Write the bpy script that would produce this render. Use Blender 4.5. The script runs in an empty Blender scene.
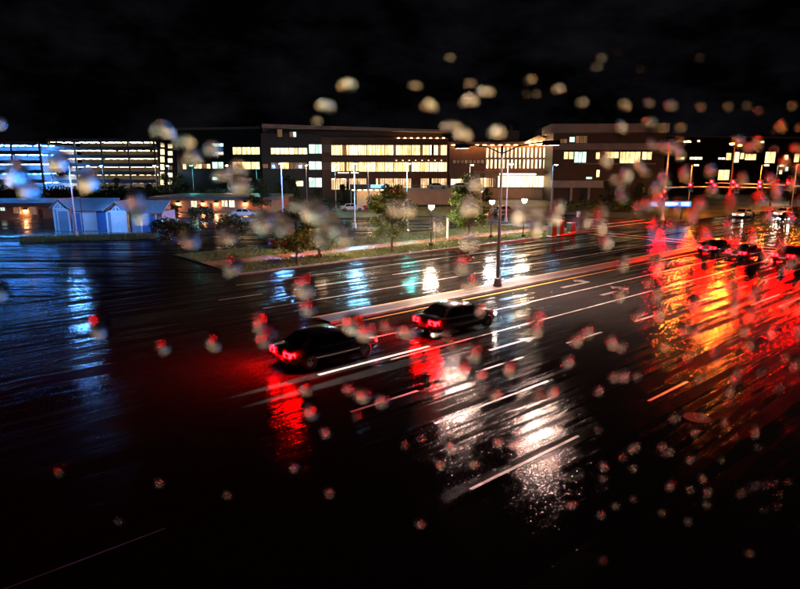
import bpy, bmesh, math, random
from mathutils import Vector, Matrix
random.seed(7)
S = bpy.context.scene
COL = S.collection

# ------------------------------------------------------------------ camera
CAM_H = 8.0
F_PX, CX, CY, HORIZON = 600.0, 400.0, 294.5, 168.0
PITCH = math.atan((CY - HORIZON) / F_PX)
cam_d = bpy.data.cameras.new('camera')
cam_d.sensor_width = 36.0
cam_d.lens = 36.0 * F_PX / 800.0
cam_d.clip_start = 0.02
cam_d.clip_end = 4000.0
cam_d.dof.use_dof = True
cam_d.dof.focus_distance = 70.0
cam_d.dof.aperture_fstop = 6.5
cam = bpy.data.objects.new('camera', cam_d)
cam.location = (0, 0, CAM_H)
cam.rotation_euler = (math.pi / 2 - PITCH, 0, 0)
COL.objects.link(cam)
S.camera = cam

# ------------------------------------------------------------------ world: overcast city night
world = bpy.data.worlds.new('World')
S.world = world
world.use_nodes = True
wn, wl = world.node_tree.nodes, world.node_tree.links
wn.clear()
out = wn.new('ShaderNodeOutputWorld')
bg = wn.new('ShaderNodeBackground')
sky = wn.new('ShaderNodeTexSky')
sky.sky_type = 'NISHITA'
sky.sun_disc = False
sky.sun_elevation = math.radians(-4)
sky.sun_rotation = math.radians(200)
tc = wn.new('ShaderNodeTexCoord')
mp = wn.new('ShaderNodeMapping'); mp.inputs['Scale'].default_value = (2.2, 2.2, 5.0)
nz = wn.new('ShaderNodeTexNoise'); nz.inputs['Scale'].default_value = 2.3
nz.inputs['Detail'].default_value = 7; nz.inputs['Roughness'].default_value = 0.62
rp = wn.new('ShaderNodeValToRGB')
rp.color_ramp.elements[0].position = 0.42; rp.color_ramp.elements[0].color = (0.0006, 0.0006, 0.0010, 1)
rp.color_ramp.elements[1].position = 0.80; rp.color_ramp.elements[1].color = (0.0105, 0.0095, 0.0125, 1)
mx = wn.new('ShaderNodeMixRGB'); mx.blend_type = 'ADD'; mx.inputs['Fac'].default_value = 1.0
sc_ = wn.new('ShaderNodeMixRGB'); sc_.blend_type = 'MULTIPLY'; sc_.inputs['Fac'].default_value = 1.0
sc_.inputs['Color2'].default_value = (0.01, 0.01, 0.012, 1)
wl.new(tc.outputs['Generated'], mp.inputs['Vector'])
wl.new(mp.outputs['Vector'], nz.inputs['Vector'])
wl.new(nz.outputs['Fac'], rp.inputs['Fac'])
wl.new(sky.outputs['Color'], sc_.inputs['Color1'])
wl.new(sc_.outputs['Color'], mx.inputs['Color1'])
wl.new(rp.outputs['Color'], mx.inputs['Color2'])
wl.new(mx.outputs['Color'], bg.inputs['Color'])
bg.inputs['Strength'].default_value = 0.5
wl.new(bg.outputs['Background'], out.inputs['Surface'])

S.view_settings.view_transform = 'Standard'
S.view_settings.look = 'None'
S.view_settings.exposure = 0.3
S.view_settings.gamma = 1.0
S.view_settings.use_curve_mapping = False
S.cycles.max_bounces = 8
S.cycles.diffuse_bounces = 2
S.cycles.glossy_bounces = 3
S.cycles.transmission_bounces = 8
S.cycles.sample_clamp_indirect = 30.0
S.cycles.caustics_reflective = False
S.cycles.caustics_refractive = False
S.cycles.use_denoising = True

# ------------------------------------------------------------------ placing
CP, SP = math.cos(PITCH), math.sin(PITCH)
def ray(u, v):
    x, y = (u - CX) / F_PX, -(v - CY) / F_PX
    return Vector((x, CP + y * SP, -SP + y * CP))
def P(u, v, z=0.0):
    """ground point seen at photo position u, v"""
    d = ray(u, v); t = (z - CAM_H) / d.z
    return Vector((d.x * t, d.y * t, z))
def PD(u, v, Y):
    """point at distance Y in front of the camera"""
    d = ray(u, v); t = Y / d.y
    return Vector((d.x * t, Y, CAM_H + d.z * t))
def XU(u, Y, z=0.0):
    """ground x of photo column u at distance Y"""
    fz = Y * CP + (CAM_H - z) * SP
    return (u - CX) / F_PX * fz
ROAD_YAW = math.radians(49.46)
RX, RY = math.sin(ROAD_YAW), math.cos(ROAD_YAW)
RANG = math.atan2(RY, RX)
def RN(r, n, z=0.0):
    """r metres along the road, n metres across it"""
    return Vector((r * RX - n * RY, r * RY + n * RX, z))

# ------------------------------------------------------------------ materials
MATS = {}
def new_mat(name):
    m = bpy.data.materials.new(name); m.use_nodes = True
    n, l = m.node_tree.nodes, m.node_tree.links
    n.clear()
    o = n.new('ShaderNodeOutputMaterial')
    return m, n, l, o
def surf(name, col, rough=0.5, col2=None, scale=3.0, bump=0.0, bscale=20.0, metal=0.0, coat=0.0, spec=0.5, rough2=None, stretch=None):
    if name in MATS: return MATS[name]
    m, n, l, o = new_mat(name)
    p = n.new('ShaderNodeBsdfPrincipled'); l.new(p.outputs[0], o.inputs[0])
    p.inputs['Metallic'].default_value = metal
    p.inputs['Coat Weight'].default_value = coat
    p.inputs['Specular IOR Level'].default_value = spec
    t = n.new('ShaderNodeTexCoord')
    src = t.outputs['Object']
    if stretch:
        q = n.new('ShaderNodeMapping'); q.inputs['Scale'].default_value = stretch
        l.new(src, q.inputs['Vector']); src = q.outputs['Vector']
    z = n.new('ShaderNodeTexNoise'); z.inputs['Scale'].default_value = scale; z.inputs['Detail'].default_value = 6
    l.new(src, z.inputs['Vector'])
    r = n.new('ShaderNodeValToRGB')
    c2 = col2 or tuple(c * 0.72 for c in col)
    r.color_ramp.elements[0].position = 0.3; r.color_ramp.elements[0].color = (*c2, 1)
    r.color_ramp.elements[1].position = 0.7; r.color_ramp.elements[1].color = (*col, 1)
    l.new(z.outputs['Fac'], r.inputs['Fac']); l.new(r.outputs['Color'], p.inputs['Base Color'])
    if rough2 is None:
        p.inputs['Roughness'].default_value = rough
    else:
        mr = n.new('ShaderNodeMapRange'); mr.inputs['From Min'].default_value = 0.35; mr.inputs['From Max'].default_value = 0.65
        mr.inputs['To Min'].default_value = rough; mr.inputs['To Max'].default_value = rough2
        l.new(z.outputs['Fac'], mr.inputs['Value']); l.new(mr.outputs['Result'], p.inputs['Roughness'])
    if bump:
        b = n.new('ShaderNodeTexNoise'); b.inputs['Scale'].default_value = bscale; b.inputs['Detail'].default_value = 4
        l.new(t.outputs['Object'], b.inputs['Vector'])
        k = n.new('ShaderNodeBump'); k.inputs['Strength'].default_value = bump; k.inputs['Distance'].default_value = 0.02
        l.new(b.outputs['Fac'], k.inputs['Height']); l.new(k.outputs['Normal'], p.inputs['Normal'])
    MATS[name] = m
    return m
def glow(name, col, strength):
    if name in MATS: return MATS[name]
    m, n, l, o = new_mat(name)
    e = n.new('ShaderNodeEmission'); e.inputs['Color'].default_value = (*col, 1); e.inputs['Strength'].default_value = strength
    l.new(e.outputs[0], o.inputs[0]); MATS[name] = m
    return m
def lit_window(name, col, strength, var=0.6, sx=1.2, sz=0.25):
    """a glowing pane standing in for a lit room: noise-varied brightness, each pane a little different"""
    if name in MATS: return MATS[name]
    m, n, l, o = new_mat(name)
    t = n.new('ShaderNodeTexCoord')
    q = n.new('ShaderNodeMapping'); q.inputs['Scale'].default_value = (sx, 1, sz)
    l.new(t.outputs['Object'], q.inputs['Vector'])
    oi = n.new('ShaderNodeObjectInfo')
    add = n.new('ShaderNodeVectorMath'); add.operation = 'MULTIPLY_ADD'
    add.inputs[1].default_value = (1, 1, 1)
    cm = n.new('ShaderNodeCombineXYZ')
    mm = n.new('ShaderNodeMath'); mm.operation = 'MULTIPLY'; mm.inputs[1].default_value = 37.0
    l.new(oi.outputs['Random'], mm.inputs[0]); l.new(mm.outputs[0], cm.inputs[0]); l.new(mm.outputs[0], cm.inputs[2])
    l.new(q.outputs[0], add.inputs[0]); l.new(cm.outputs[0], add.inputs[2])
    z = n.new('ShaderNodeTexNoise'); z.inputs['Scale'].default_value = 1.0; z.inputs['Detail'].default_value = 5; z.inputs['Roughness'].default_value = 0.7
    l.new(add.outputs[0], z.inputs['Vector'])
    mr = n.new('ShaderNodeMapRange'); mr.inputs['From Min'].default_value = 0.3; mr.inputs['From Max'].default_value = 0.7
    mr.inputs['To Min'].default_value = 1.0 - var; mr.inputs['To Max'].default_value = 1.0 + var * 0.55
    l.new(z.outputs['Fac'], mr.inputs['Value'])
    m2 = n.new('ShaderNodeMath'); m2.operation = 'MULTIPLY'; m2.inputs[1].default_value = strength
    mr2 = n.new('ShaderNodeMapRange'); mr2.inputs['To Min'].default_value = 0.7; mr2.inputs['To Max'].default_value = 1.25
    l.new(oi.outputs['Random'], mr2.inputs['Value'])
    m3 = n.new('ShaderNodeMath'); m3.operation = 'MULTIPLY'
    l.new(mr.outputs['Result'], m2.inputs[0]); l.new(m2.outputs[0], m3.inputs[0]); l.new(mr2.outputs['Result'], m3.inputs[1])
    e = n.new('ShaderNodeEmission'); e.inputs['Color'].default_value = (*col, 1)
    l.new(m3.outputs[0], e.inputs['Strength'])
    g = n.new('ShaderNodeBsdfGlossy'); g.inputs['Roughness'].default_value = 0.05; g.inputs['Color'].default_value = (0.05, 0.05, 0.05, 1)
    a = n.new('ShaderNodeAddShader'); l.new(e.outputs[0], a.inputs[0]); l.new(g.outputs[0], a.inputs[1])
    l.new(a.outputs[0], o.inputs[0]); MATS[name] = m
    return m
def wet_asphalt():
    m, n, l, o = new_mat('wet_asphalt')
    t = n.new('ShaderNodeTexCoord')
    def noise(scale, st, det=5, rgh=0.6):
        q = n.new('ShaderNodeMapping'); q.inputs['Scale'].default_value = st
        l.new(t.outputs['Object'], q.inputs['Vector'])
        z = n.new('ShaderNodeTexNoise'); z.inputs['Scale'].default_value = scale; z.inputs['Detail'].default_value = det; z.inputs['Roughness'].default_value = rgh
        l.new(q.outputs[0], z.inputs['Vector']); return z.outputs['Fac']
    def rng(src, a, b, c, d):
        k = n.new('ShaderNodeMapRange'); k.inputs['From Min'].default_value = a; k.inputs['From Max'].default_value = b
        k.inputs['To Min'].default_value = c; k.inputs['To Max'].default_value = d
        l.new(src, k.inputs['Value']); return k.outputs['Result']
    def mth(op, a, b):
        k = n.new('ShaderNodeMath'); k.operation = op
        for i, x in enumerate((a, b)):
            if isinstance(x, (int, float)): k.inputs[i].default_value = x
            else: l.new(x, k.inputs[i])
        return k.outputs[0]
    ruts = noise(1.0, (0.05, 2.0, 1), 7, 0.65)          # long films of water lying in the wheel ruts
    pud = noise(0.35, (0.35, 1.0, 1), 5)
    grit = noise(15.0, (1, 1, 1), 3, 0.65)
    mix = mth('ADD', mth('MULTIPLY', ruts, 0.7), mth('MULTIPLY', pud, 0.3))
    wet = rng(mix, 0.47, 0.54, 0.0, 1.0)
    speck = rng(noise(24.0, (0.8, 1, 1), 2, 0.5), 0.40, 0.60, 0.18, 1.0)     # stone tips standing out of the film
    cr = n.new('ShaderNodeValToRGB')
    cr.color_ramp.elements[0].color = (0.005, 0.005, 0.0052, 1); cr.color_ramp.elements[1].color = (0.018, 0.0175, 0.017, 1)
    l.new(grit, cr.inputs['Fac'])
    h = mth('ADD', mth('MULTIPLY', grit, mth('SUBTRACT', 1.5, mth('MULTIPLY', wet, 0.6))), mth('MULTIPLY', noise(1.7, (0.5, 1.6, 1), 3), 1.2))
    b = n.new('ShaderNodeBump'); b.inputs['Strength'].default_value = 0.40; b.inputs['Distance'].default_value = 0.014
    l.new(h, b.inputs['Height'])
    df = n.new('ShaderNodeBsdfDiffuse'); l.new(cr.outputs['Color'], df.inputs['Color']); df.inputs['Roughness'].default_value = 0.6
    gs = n.new('ShaderNodeBsdfGlossy'); gs.distribution = 'BECKMANN'
    l.new(rng(wet, 0, 1, 0.22, 0.12), gs.inputs['Roughness']); l.new(b.outputs['Normal'], gs.inputs['Normal'])
    fr_ = n.new('ShaderNodeFresnel'); fr_.inputs['IOR'].default_value = 1.33; l.new(b.outputs['Normal'], fr_.inputs['Normal'])
    mx_ = n.new('ShaderNodeMixShader')
    l.new(mth('MULTIPLY', mth('MULTIPLY', fr_.outputs[0], speck), rng(wet, 0, 1, 0.04, 1.25)), mx_.inputs[0])
    l.new(df.outputs[0], mx_.inputs[1]); l.new(gs.outputs[0], mx_.inputs[2]); l.new(mx_.outputs[0], o.inputs[0])
    return m
M_ROAD = wet_asphalt()
M_PAINT = surf('road_paint', (0.52, 0.51, 0.48), 0.28, (0.03, 0.03, 0.03), 1.6, 0.3, 30)
M_STREAK = surf('light_streak_paint', (0.8, 0.79, 0.76), 0.3, (0.7, 0.69, 0.66), 4.0, 0.3, 30)  # brighter paint standing in for white streaks of car light
M_MED = surf('dark_median_paving', (0.035, 0.032, 0.03), 0.5, (0.018, 0.017, 0.016), 2.0, 0.4, 20)
M_OLD = surf('old_road_paint', (0.15, 0.147, 0.14), 0.35, (0.02, 0.02, 0.02), 3.0, 0.3, 30)
M_PAINT_Y = surf('yellow_road_paint', (0.70, 0.42, 0.06), 0.28, (0.4, 0.22, 0.04), 4.0, 0.3, 30)
M_KERB = surf('kerb_concrete', (0.13, 0.125, 0.12), 0.45, (0.05, 0.048, 0.046), 3.0, 0.4, 25)
M_CONC = surf('concrete', (0.36, 0.35, 0.33), 0.6, (0.25, 0.24, 0.23), 0.8, 0.3, 10)
M_WETCONC = surf('wet_concrete', (0.16, 0.16, 0.16), 0.12, (0.09, 0.09, 0.09), 0.25, 0.25, 6, rough2=0.4)
M_GRASS = surf('grass', (0.085, 0.125, 0.025), 0.55, (0.04, 0.065, 0.015), 1.5, 0.8, 14)
M_LAWN = surf('lawn', (0.06, 0.11, 0.03), 0.35, (0.03, 0.06, 0.015), 0.6, 0.8, 9, rough2=0.6)
M_GROUND = surf('dark_ground', (0.02, 0.021, 0.018), 0.45, (0.01, 0.011, 0.01), 0.08, 0.4, 3, rough2=0.65)
M_BRICK = surf('brick_paving', (0.34, 0.14, 0.08), 0.22, (0.20, 0.08, 0.05), 5.0, 0.4, 20)
M_BLACK = surf('black_metal', (0.02, 0.02, 0.022), 0.35, metal=0.4)
M_STEEL = surf('galvanised_steel', (0.42, 0.42, 0.43), 0.5, metal=0.25)
M_BROWN = surf('brown_cladding', (0.17, 0.085, 0.045), 0.5, (0.12, 0.055, 0.03), 0.6)
M_DARKW = surf('dark_cladding', (0.022, 0.02, 0.02), 0.5, (0.014, 0.013, 0.013), 0.4)
M_TAN = surf('tan_stucco', (0.55, 0.33, 0.20), 0.7, (0.45, 0.26, 0.15), 0.7, 0.2, 12)
M_ROOF = surf('grey_roofing', (0.22, 0.22, 0.23), 0.45, (0.15, 0.15, 0.16), 1.2)
M_SHED = surf('painted_shed_boards', (0.26, 0.31, 0.40), 0.5, (0.2, 0.25, 0.33), 1.5)
M_SHEDR = surf('shed_shingle', (0.30, 0.32, 0.36), 0.5, (0.2, 0.22, 0.26), 3.0, 0.5, 14)
M_WHITE = surf('white_trim', (0.78, 0.79, 0.80), 0.4, (0.68, 0.69, 0.7), 2)
M_BLUED = surf('blue_door_paint', (0.10, 0.18, 0.42), 0.4)
M_GLASSD = surf('dark_glass', (0.012, 0.013, 0.015), 0.05, spec=0.7)
M_BARK = surf('bark', (0.06, 0.045, 0.03), 0.8, (0.03, 0.022, 0.016), 8, 0.6, 30)
M_TYRE = surf('tyre_rubber', (0.02, 0.02, 0.02), 0.7)
M_RIM = surf('alloy', (0.10, 0.10, 0.11), 0.4, metal=1.0)
M_CONCD = surf('stained_concrete', (0.23, 0.22, 0.21), 0.6, (0.15, 0.145, 0.14), 0.5, 0.3, 8)
M_CREAM = surf('cream_render', (0.62, 0.55, 0.42), 0.6, (0.5, 0.44, 0.33), 0.5)
def leaf_mat(name, c1, c2):
    m, n, l, o = new_mat(name)
    p = n.new('ShaderNodeBsdfPrincipled'); p.inputs['Roughness'].default_value = 0.32
    t = n.new('ShaderNodeTexCoord'); z = n.new('ShaderNodeTexNoise'); z.inputs['Scale'].default_value = 3.5
    l.new(t.outputs['Object'], z.inputs['Vector'])
    r = n.new('ShaderNodeValToRGB'); r.color_ramp.elements[0].color = (*c1, 1); r.color_ramp.elements[1].color = (*c2, 1)
    r.color_ramp.elements[0].position = 0.3; r.color_ramp.elements[1].position = 0.7
    l.new(z.outputs['Fac'], r.inputs['Fac']); l.new(r.outputs['Color'], p.inputs['Base Color'])
    tr = n.new('ShaderNodeBsdfTranslucent'); l.new(r.outputs['Color'], tr.inputs['Color'])
    mixs = n.new('ShaderNodeMixShader'); mixs.inputs[0].default_value = 0.25
    l.new(p.outputs[0], mixs.inputs[1]); l.new(tr.outputs[0], mixs.inputs[2]); l.new(mixs.outputs[0], o.inputs[0])
    return m
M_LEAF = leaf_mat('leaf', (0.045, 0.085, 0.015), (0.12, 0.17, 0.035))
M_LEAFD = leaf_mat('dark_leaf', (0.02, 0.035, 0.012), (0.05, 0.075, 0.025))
W_WARM = lit_window('warm_lit_room', (1.0, 0.64, 0.25), 2.7, .9)
W_CREAM = lit_window('cream_lit_room', (1.0, 0.76, 0.40), 2.5, .8)
W_WHITE = lit_window('white_lit_room', (0.66, 1.0, 0.82), 1.5, .7)
W_DIM = lit_window('dim_lit_room', (1.0, 0.5, 0.25), 0.18)
W_GRND = lit_window('ground_floor_room', (1.0, 0.60, 0.30), 1.3, 0.95)
W_HALL = lit_window('bright_lobby', (1.0, 0.68, 0.32), 5.0, 0.9)
LAMP_COL = {'blue': (0.10, 0.36, 1.0), 'azure': (0.22, 0.62, 1.0), 'teal': (0.10, 0.85, 0.80), 'cream': (1.0, 0.72, 0.48), 'white': (1.0, 0.90, 0.80), 'sodium': (1.0, 0.25, 0.022), 'peach': (1.0, 0.6, 0.38), 'pink': (1.0, 0.58, 0.47)}
def lampmat(c, s): return glow('lamp_%s_%g' % (c, s), LAMP_COL[c], s)

# ------------------------------------------------------------------ object helpers
def tag(o, label=None, cat=None, group=None, kind=None):
    if label: o['label'] = label
    if cat: o['category'] = cat
    if group: o['group'] = group
    if kind: o['kind'] = kind
    return o
def thing(name, loc, label, cat, group=None, rz=0.0):
    o = bpy.data.objects.new(name, None); COL.objects.link(o)
    o.location = loc; o.rotation_euler = (0, 0, rz); o.empty_display_size = 0.2
    return tag(o, label, cat, group)
def link(name, me, parent=None, loc=(0, 0, 0), rz=0.0):
    o = bpy.data.objects.new(name, me); COL.objects.link(o)
    o.location = loc; o.rotation_euler = (0, 0, rz)
    if parent: o.parent = parent
    return o
def mesh(name, vs, fs, mat, smooth=False):
    me = bpy.data.meshes.new(name); me.from_pydata([tuple(v) for v in vs], [], fs); me.update()
    me.materials.append(mat)
    if smooth:
        for p in me.polygons: p.use_smooth = True
    return me
class MB:
    def __init__(self): self.v, self.f = [], []
    def add(self, vs, fs):
        b = len(self.v); self.v += [Vector(v) for v in vs]; self.f += [tuple(i + b for i in f) for f in fs]; return self
    def box(self, x0, x1, y0, y1, z0, z1):
        return self.add([(x0, y0, z0), (x1, y0, z0), (x1, y1, z0), (x0, y1, z0), (x0, y0, z1), (x1, y0, z1), (x1, y1, z1), (x0, y1, z1)],
                        [(0, 3, 2, 1), (4, 5, 6, 7), (0, 1, 5, 4), (1, 2, 6, 5), (2, 3, 7, 6), (3, 0, 4, 7)])
    def tube(self, pts, rads, k=8, caps=True):
        pts = [Vector(p) for p in pts]; b = len(self.v); n = len(pts)
        if not hasattr(rads, '__len__'): rads = [rads] * n
        for i, p in enumerate(pts):
            d = (pts[min(i + 1, n - 1)] - pts[max(i - 1, 0)]).normalized()
            a = d.orthogonal().normalized() if abs(d.z) > 0.9 else d.cross(Vector((0, 0, 1))).normalized()
            c = d.cross(a)
            for j in range(k):
                t = 2 * math.pi * j / k
                self.v.append(p + (a * math.cos(t) + c * math.sin(t)) * rads[i])
        for i in range(n - 1):
            for j in range(k):
                j2 = (j + 1) % k
                self.f.append((b + i * k + j, b + i * k + j2, b + (i + 1) * k + j2, b + (i + 1) * k + j))
        if caps:
            self.f.append(tuple(b + j for j in range(k))[::-1]); self.f.append(tuple(b + (n - 1) * k + j for j in range(k)))
        return self
    def prism(self, poly, y0, y1):
        """polygon in x, z extruded along y"""
        b = len(self.v); k = len(poly)
        self.v += [Vector((x, y0, z)) for x, z in poly] + [Vector((x, y1, z)) for x, z in poly]
        self.f.append(tuple(b + i for i in range(k))); self.f.append(tuple(b + k + i for i in range(k))[::-1])
        for i in range(k):
            j = (i + 1) % k; self.f.append((b + i, b + k + i, b + k + j, b + j))
        return self
    def build(self, name, mat, parent=None, loc=(0, 0, 0), rz=0.0, smooth=False):
        return link(name, mesh(name, self.v, self.f, mat, smooth), parent, loc, rz)
def box(name, mat, parent, x0, x1, y0, y1, z0, z1):
    return MB().box(x0, x1, y0, y1, z0, z1).build(name, mat, parent)
def copy_tree(o, parent=None):
    c = o.copy(); COL.objects.link(c); c.parent = parent
    for ch in list(o.children): copy_tree(ch, c)
    return c

# ================================================================== THE SETTING
def sheet(name, pts, z, mat, label=None, thick=None):
    """a flat piece of ground given by its corners"""
    me = mesh(name, [(p[0], p[1], z) for p in pts], [tuple(range(len(pts)))], mat)
    o = link(name, me); o['kind'] = 'structure'
    return o
def road_sheet(name, r0, r1, n0, n1, z, mat, kind='structure', parent=None):
    """a rectangle whose local x runs along the road"""
    me = mesh(name, [(r0, n0, 0), (r1, n0, 0), (r1, n1, 0), (r0, n1, 0)], [(0, 1, 2, 3)], mat)
    o = link(name, me, parent)
    if parent is None:
        o.rotation_euler = (0, 0, RANG); o.location = (0, 0, z); o['kind'] = kind
    else:
        o.location = (0, 0, z)
    return o
g = link('ground', mesh('ground', [(-1500, -400, 0), (1500, -400, 0), (1500, 2500, 0), (-1500, 2500, 0)], [(0, 1, 2, 3)], M_GROUND))
g.location.z = -0.03; g['kind'] = 'structure'

FAR_K, MED0, MED1, NEAR_K = 42.4, 25.55, 26.75, -14.0
X0, X1 = 70.0, 92.0          # the cross street
main_road = road_sheet('road', -260, 420, NEAR_K, FAR_K, 0.0, M_ROAD)
cross = road_sheet('cross_road', X0, X1, FAR_K, 260, 0.0, M_ROAD)
road_sheet('cross_road', X0, X1, -160, NEAR_K, 0.0, M_ROAD)
LINES = thing('road_marking', (0, 0, 0), 'white painted lane lines, arrows and light-streak dashes on the wet road', 'road marking', rz=RANG)
LINES['kind'] = 'structure'; del LINES['category']
def lane_line(r0, r1, n, w=0.10, mat=M_PAINT):
    return road_sheet('lane_line', r0, r1, n - w / 2, n + w / 2, 0.006, mat, parent=LINES)
lane_line(12, 64, 22.0); lane_line(15.6, 64, 18.85); lane_line(12.2, 18.2, 19.22, 0.18, M_STREAK)  # the last, brighter dash stands in for a white light streak
for k in range(5, 14): lane_line(-20 + k * 6.2, -20 + k * 6.2 + 3.0, 15.4, 0.12)
lane_line(0.6, 3.9, 12.75, .05, M_OLD)
for a, b in ((12.5, 18.5), (38.6, 43.4), (48, 64)): lane_line(a, b, 12.9, mat=M_STREAK if a > 38 and a < 39 else M_PAINT)  # the brighter dash is a painted headlight streak
for a, b in ((39.3, 43.9), (50, 64)): lane_line(a, b, 11.65, mat=M_STREAK if a < 40 else M_PAINT)  # its brighter dash paints the second headlight streak
for a, b in ((10.4, 15.2), (19.5, 22.5)): lane_line(a, b, 9.4)
lane_line(17, 66, 25.0, 0.12, M_PAINT_Y); lane_line(17, 66, 27.3, 0.12, M_PAINT_Y)
for k in range(5, 12): lane_line(-20 + k * 7.0, -20 + k * 7.0 + 3.0, 34.8, 0.12)
lane_line(16, 62, 31.0, 0.12); lane_line(18, 58, 38.6, 0.12)
for r0 in (66.0, 68.4):
    road_sheet('crosswalk_line', r0, r0 + 0.3, 7.0, 41.5, 0.006, M_PAINT, parent=LINES)
road_sheet('stop_line', 63.6, 64.2, 7.2, 25.0, 0.010, M_PAINT, parent=LINES)
for n0 in (44.5, 47.0):
    road_sheet('crosswalk_line', X0 + 0.8, X1 - 0.8, n0, n0 + 0.3, 0.006, M_PAINT, parent=LINES)
def turn_arrow(r, n, s=1.0):
    v = [(-1.6, -.09), (.55, -.09), (.55, .35), (.30, .35), (.78, .85), (1.26, .35), (1.0, .35), (1.0, -.25), (.85, -.36), (-1.6, -.36)]
    me = mesh('turn_arrow', [(r + x * 1.3 * s, n + y * s * 1.1, 0) for x, y in v], [tuple(range(10))], M_OLD)
    o = link('turn_arrow', me, LINES); o.location = (0, 0, 0.008)
def straight_arrow(r, n):
    v = [(-1.8, -.09), (.6, -.09), (.6, -.36), (1.7, 0), (.6, .36), (.6, .09), (-1.8, .09)]
    me = mesh('straight_arrow', [(r + x, n + y, 0) for x, y in v], [tuple(range(7))], M_OLD)
    o = link('straight_arrow', me, LINES); o.location = (0, 0, 0.008)
turn_arrow(36.6, 23.6); turn_arrow(36.4, 20.5); straight_arrow(21.6, 17.0); turn_arrow(54, 23.6); turn_arrow(54, 20.5); straight_arrow(48, 17.0)

# median island with kerb stones
def kerb_run(name, label, path, cat='kerb', width=0.18, height=0.14, gap=0.02, step=1.8):
    """kerb stones laid one by one along a path of road coordinates"""
    root = thing(name, (0, 0, 0), label, cat); root['kind'] = 'structure'; del root['category']
    base = None
    for (a, b) in zip(path[:-1], path[1:]):
        A, B = RN(*a), RN(*b); L = (B - A).length; k = max(1, round(L / step)); d = (B - A) / L
        ang = math.atan2(d.y, d.x)
        for i in range(k):
            s = L / k
            if base is None:
                m = MB().prism([(0, 0), (0, 1), (0, 1)], 0, 1)
                m = MB(); w, h = width / 2, height
                prof = [(-w, -0.05), (w, -0.05), (w, h - 0.03), (w - 0.03, h), (-w + 0.03, h), (-w, h - 0.03)]
                for x in (0.0, 1.0):
                    m.v += [Vector((x, y, z)) for y, z in prof]
                m.f = [(5, 4, 3, 2, 1, 0), (6, 7, 8, 9, 10, 11)] + [(i_, (i_ + 1) % 6, (i_ + 1) % 6 + 6, i_ + 6) for i_ in range(6)]
                base = mesh('kerb_stone', m.v, m.f, M_KERB)
            o = link('kerb_stone', base, root, A + d * (s * i + gap / 2), ang)
            o.scale = (s - gap, 1, 1)
    return root
arc = [(X0 - 8 + 8 * math.sin(t), FAR_K + 8 - 8 * math.cos(t)) for t in [math.pi / 2 * k / 6 for k in range(7)]]
kerb_run('kerb', 'pale kerb along the tree lawn turning into the cross street', [(20, FAR_K), (30, FAR_K), (X0 - 8, FAR_K)] + arc[1:] + [(X0, FAR_K + 30)], step=2.2)
kerb_run('kerb', 'pale kerb round the narrow median island', [(62, MED0), (17, MED0)], step=2.2)
kerb_run('kerb', 'pale kerb on the far edge of the narrow median island', [(17, MED1), (62, MED1), (62.6, 26.15), (62, MED0)], step=2.2)
md = road_sheet('median_island', 17, 62, MED0 + 0.09, MED1 - 0.09, 0.12, M_MED)
#md2 = road_sheet('median_island', -120, 16.95, MED0 + 0.09, MED1 - 0.09, 0.005, M_CONC)

# verge, brick path, lots and lawns beyond the road
corner = [RN(*p) for p in arc]
VZ = 0.10
sheet('parking_lot', [RN(-60, FAR_K), RN(19.9, FAR_K), RN(19.9, 56), RN(-60, 56)], 0.014, M_ROAD)
sheet('verge', [RN(20, FAR_K + .09), RN(62, FAR_K + .09)] + [RN(r - .09, n + .0) for r, n in arc[1:]] + [RN(X0 - .09, 56), RN(20, 56)], VZ, M_GRASS)
sheet('brick_path', [RN(20, 47.0), RN(X0 - .2, 47.0), RN(X0 - .2, 49.6), RN(20, 49.6)], VZ + 0.006, M_BRICK)
sheet('parking_lot', [RN(-40, 56), RN(X0, 56), RN(X0, 130), RN(-40, 130)], 0.02, M_ROAD)
sheet('lawn', [P(300, 219), P(402, 217), P(470, 216), P(462, 207), P(380, 207), P(310, 210)], 0.06, M_LAWN)
sheet('lawn', [P(20, 243), P(95, 241), P(158, 238), P(170, 233), P(140, 234), P(60, 237), P(20, 238)], 0.06, M_LAWN)
sheet('apron', [P(-60, 238), P(20, 237.5), P(60, 236.5), P(140, 233.5), P(165, 231), P(165, 214), P(-60, 216)], 0.045, M_WETCONC)
sheet('forecourt', [P(160, 213.5), P(280, 212), P(280, 221), P(165, 224)], 0.045, M_WETCONC)
#sheet('side_road', [P(-60, 295), P(10, 291), P(125, 277), P(118, 281), P(60, 291), P(-60, 306)], 0.012, M_WETCONC)

# tufts of grass standing on the verge (nobody could count them)
def tufts(name, n_tufts, where, h=0.22, mat=M_GRASS, label=None):
    vs, fs = [], []
    for i in range(n_tufts):
        p = where()
        for k in range(3):
            a = random.uniform(0, 6.283); w = 0.035; hh = h * random.uniform(.5, 1.1); lean = random.uniform(-.12, .12)
            q = p + Vector((random.uniform(-.1, .1), random.uniform(-.1, .1), 0))
            dx, dy = math.cos(a) * w, math.sin(a) * w
            b = len(vs)
            vs += [(q.x - dx, q.y - dy, q.z), (q.x + dx, q.y + dy, q.z), (q.x + lean, q.y + lean, q.z + hh)]
            fs.append((b, b + 1, b + 2))
    o = link(name, mesh(name, vs, fs, mat)); tag(o, label, 'grass', kind='stuff'); return o
def verge_pt():
    while True:
        r, n = random.uniform(20.2, 66), random.choice((random.uniform(42.7, 46.8), random.uniform(49.8, 55.5)))
        if (r - 62) > 0 and (r - 62) ** 2 + (n - 50.4) ** 2 > 60 and n < 50: continue
        return RN(r, n, VZ)
tufts('grass', 16000, verge_pt, 0.2, label='short wet grass on the verge either side of the brick path')
def lawn_pt():
    a, b = random.random(), random.random()
    p = P(20 + a * 135, 243.0 - a * 4 - b * 5.5, 0.06); return p
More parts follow.
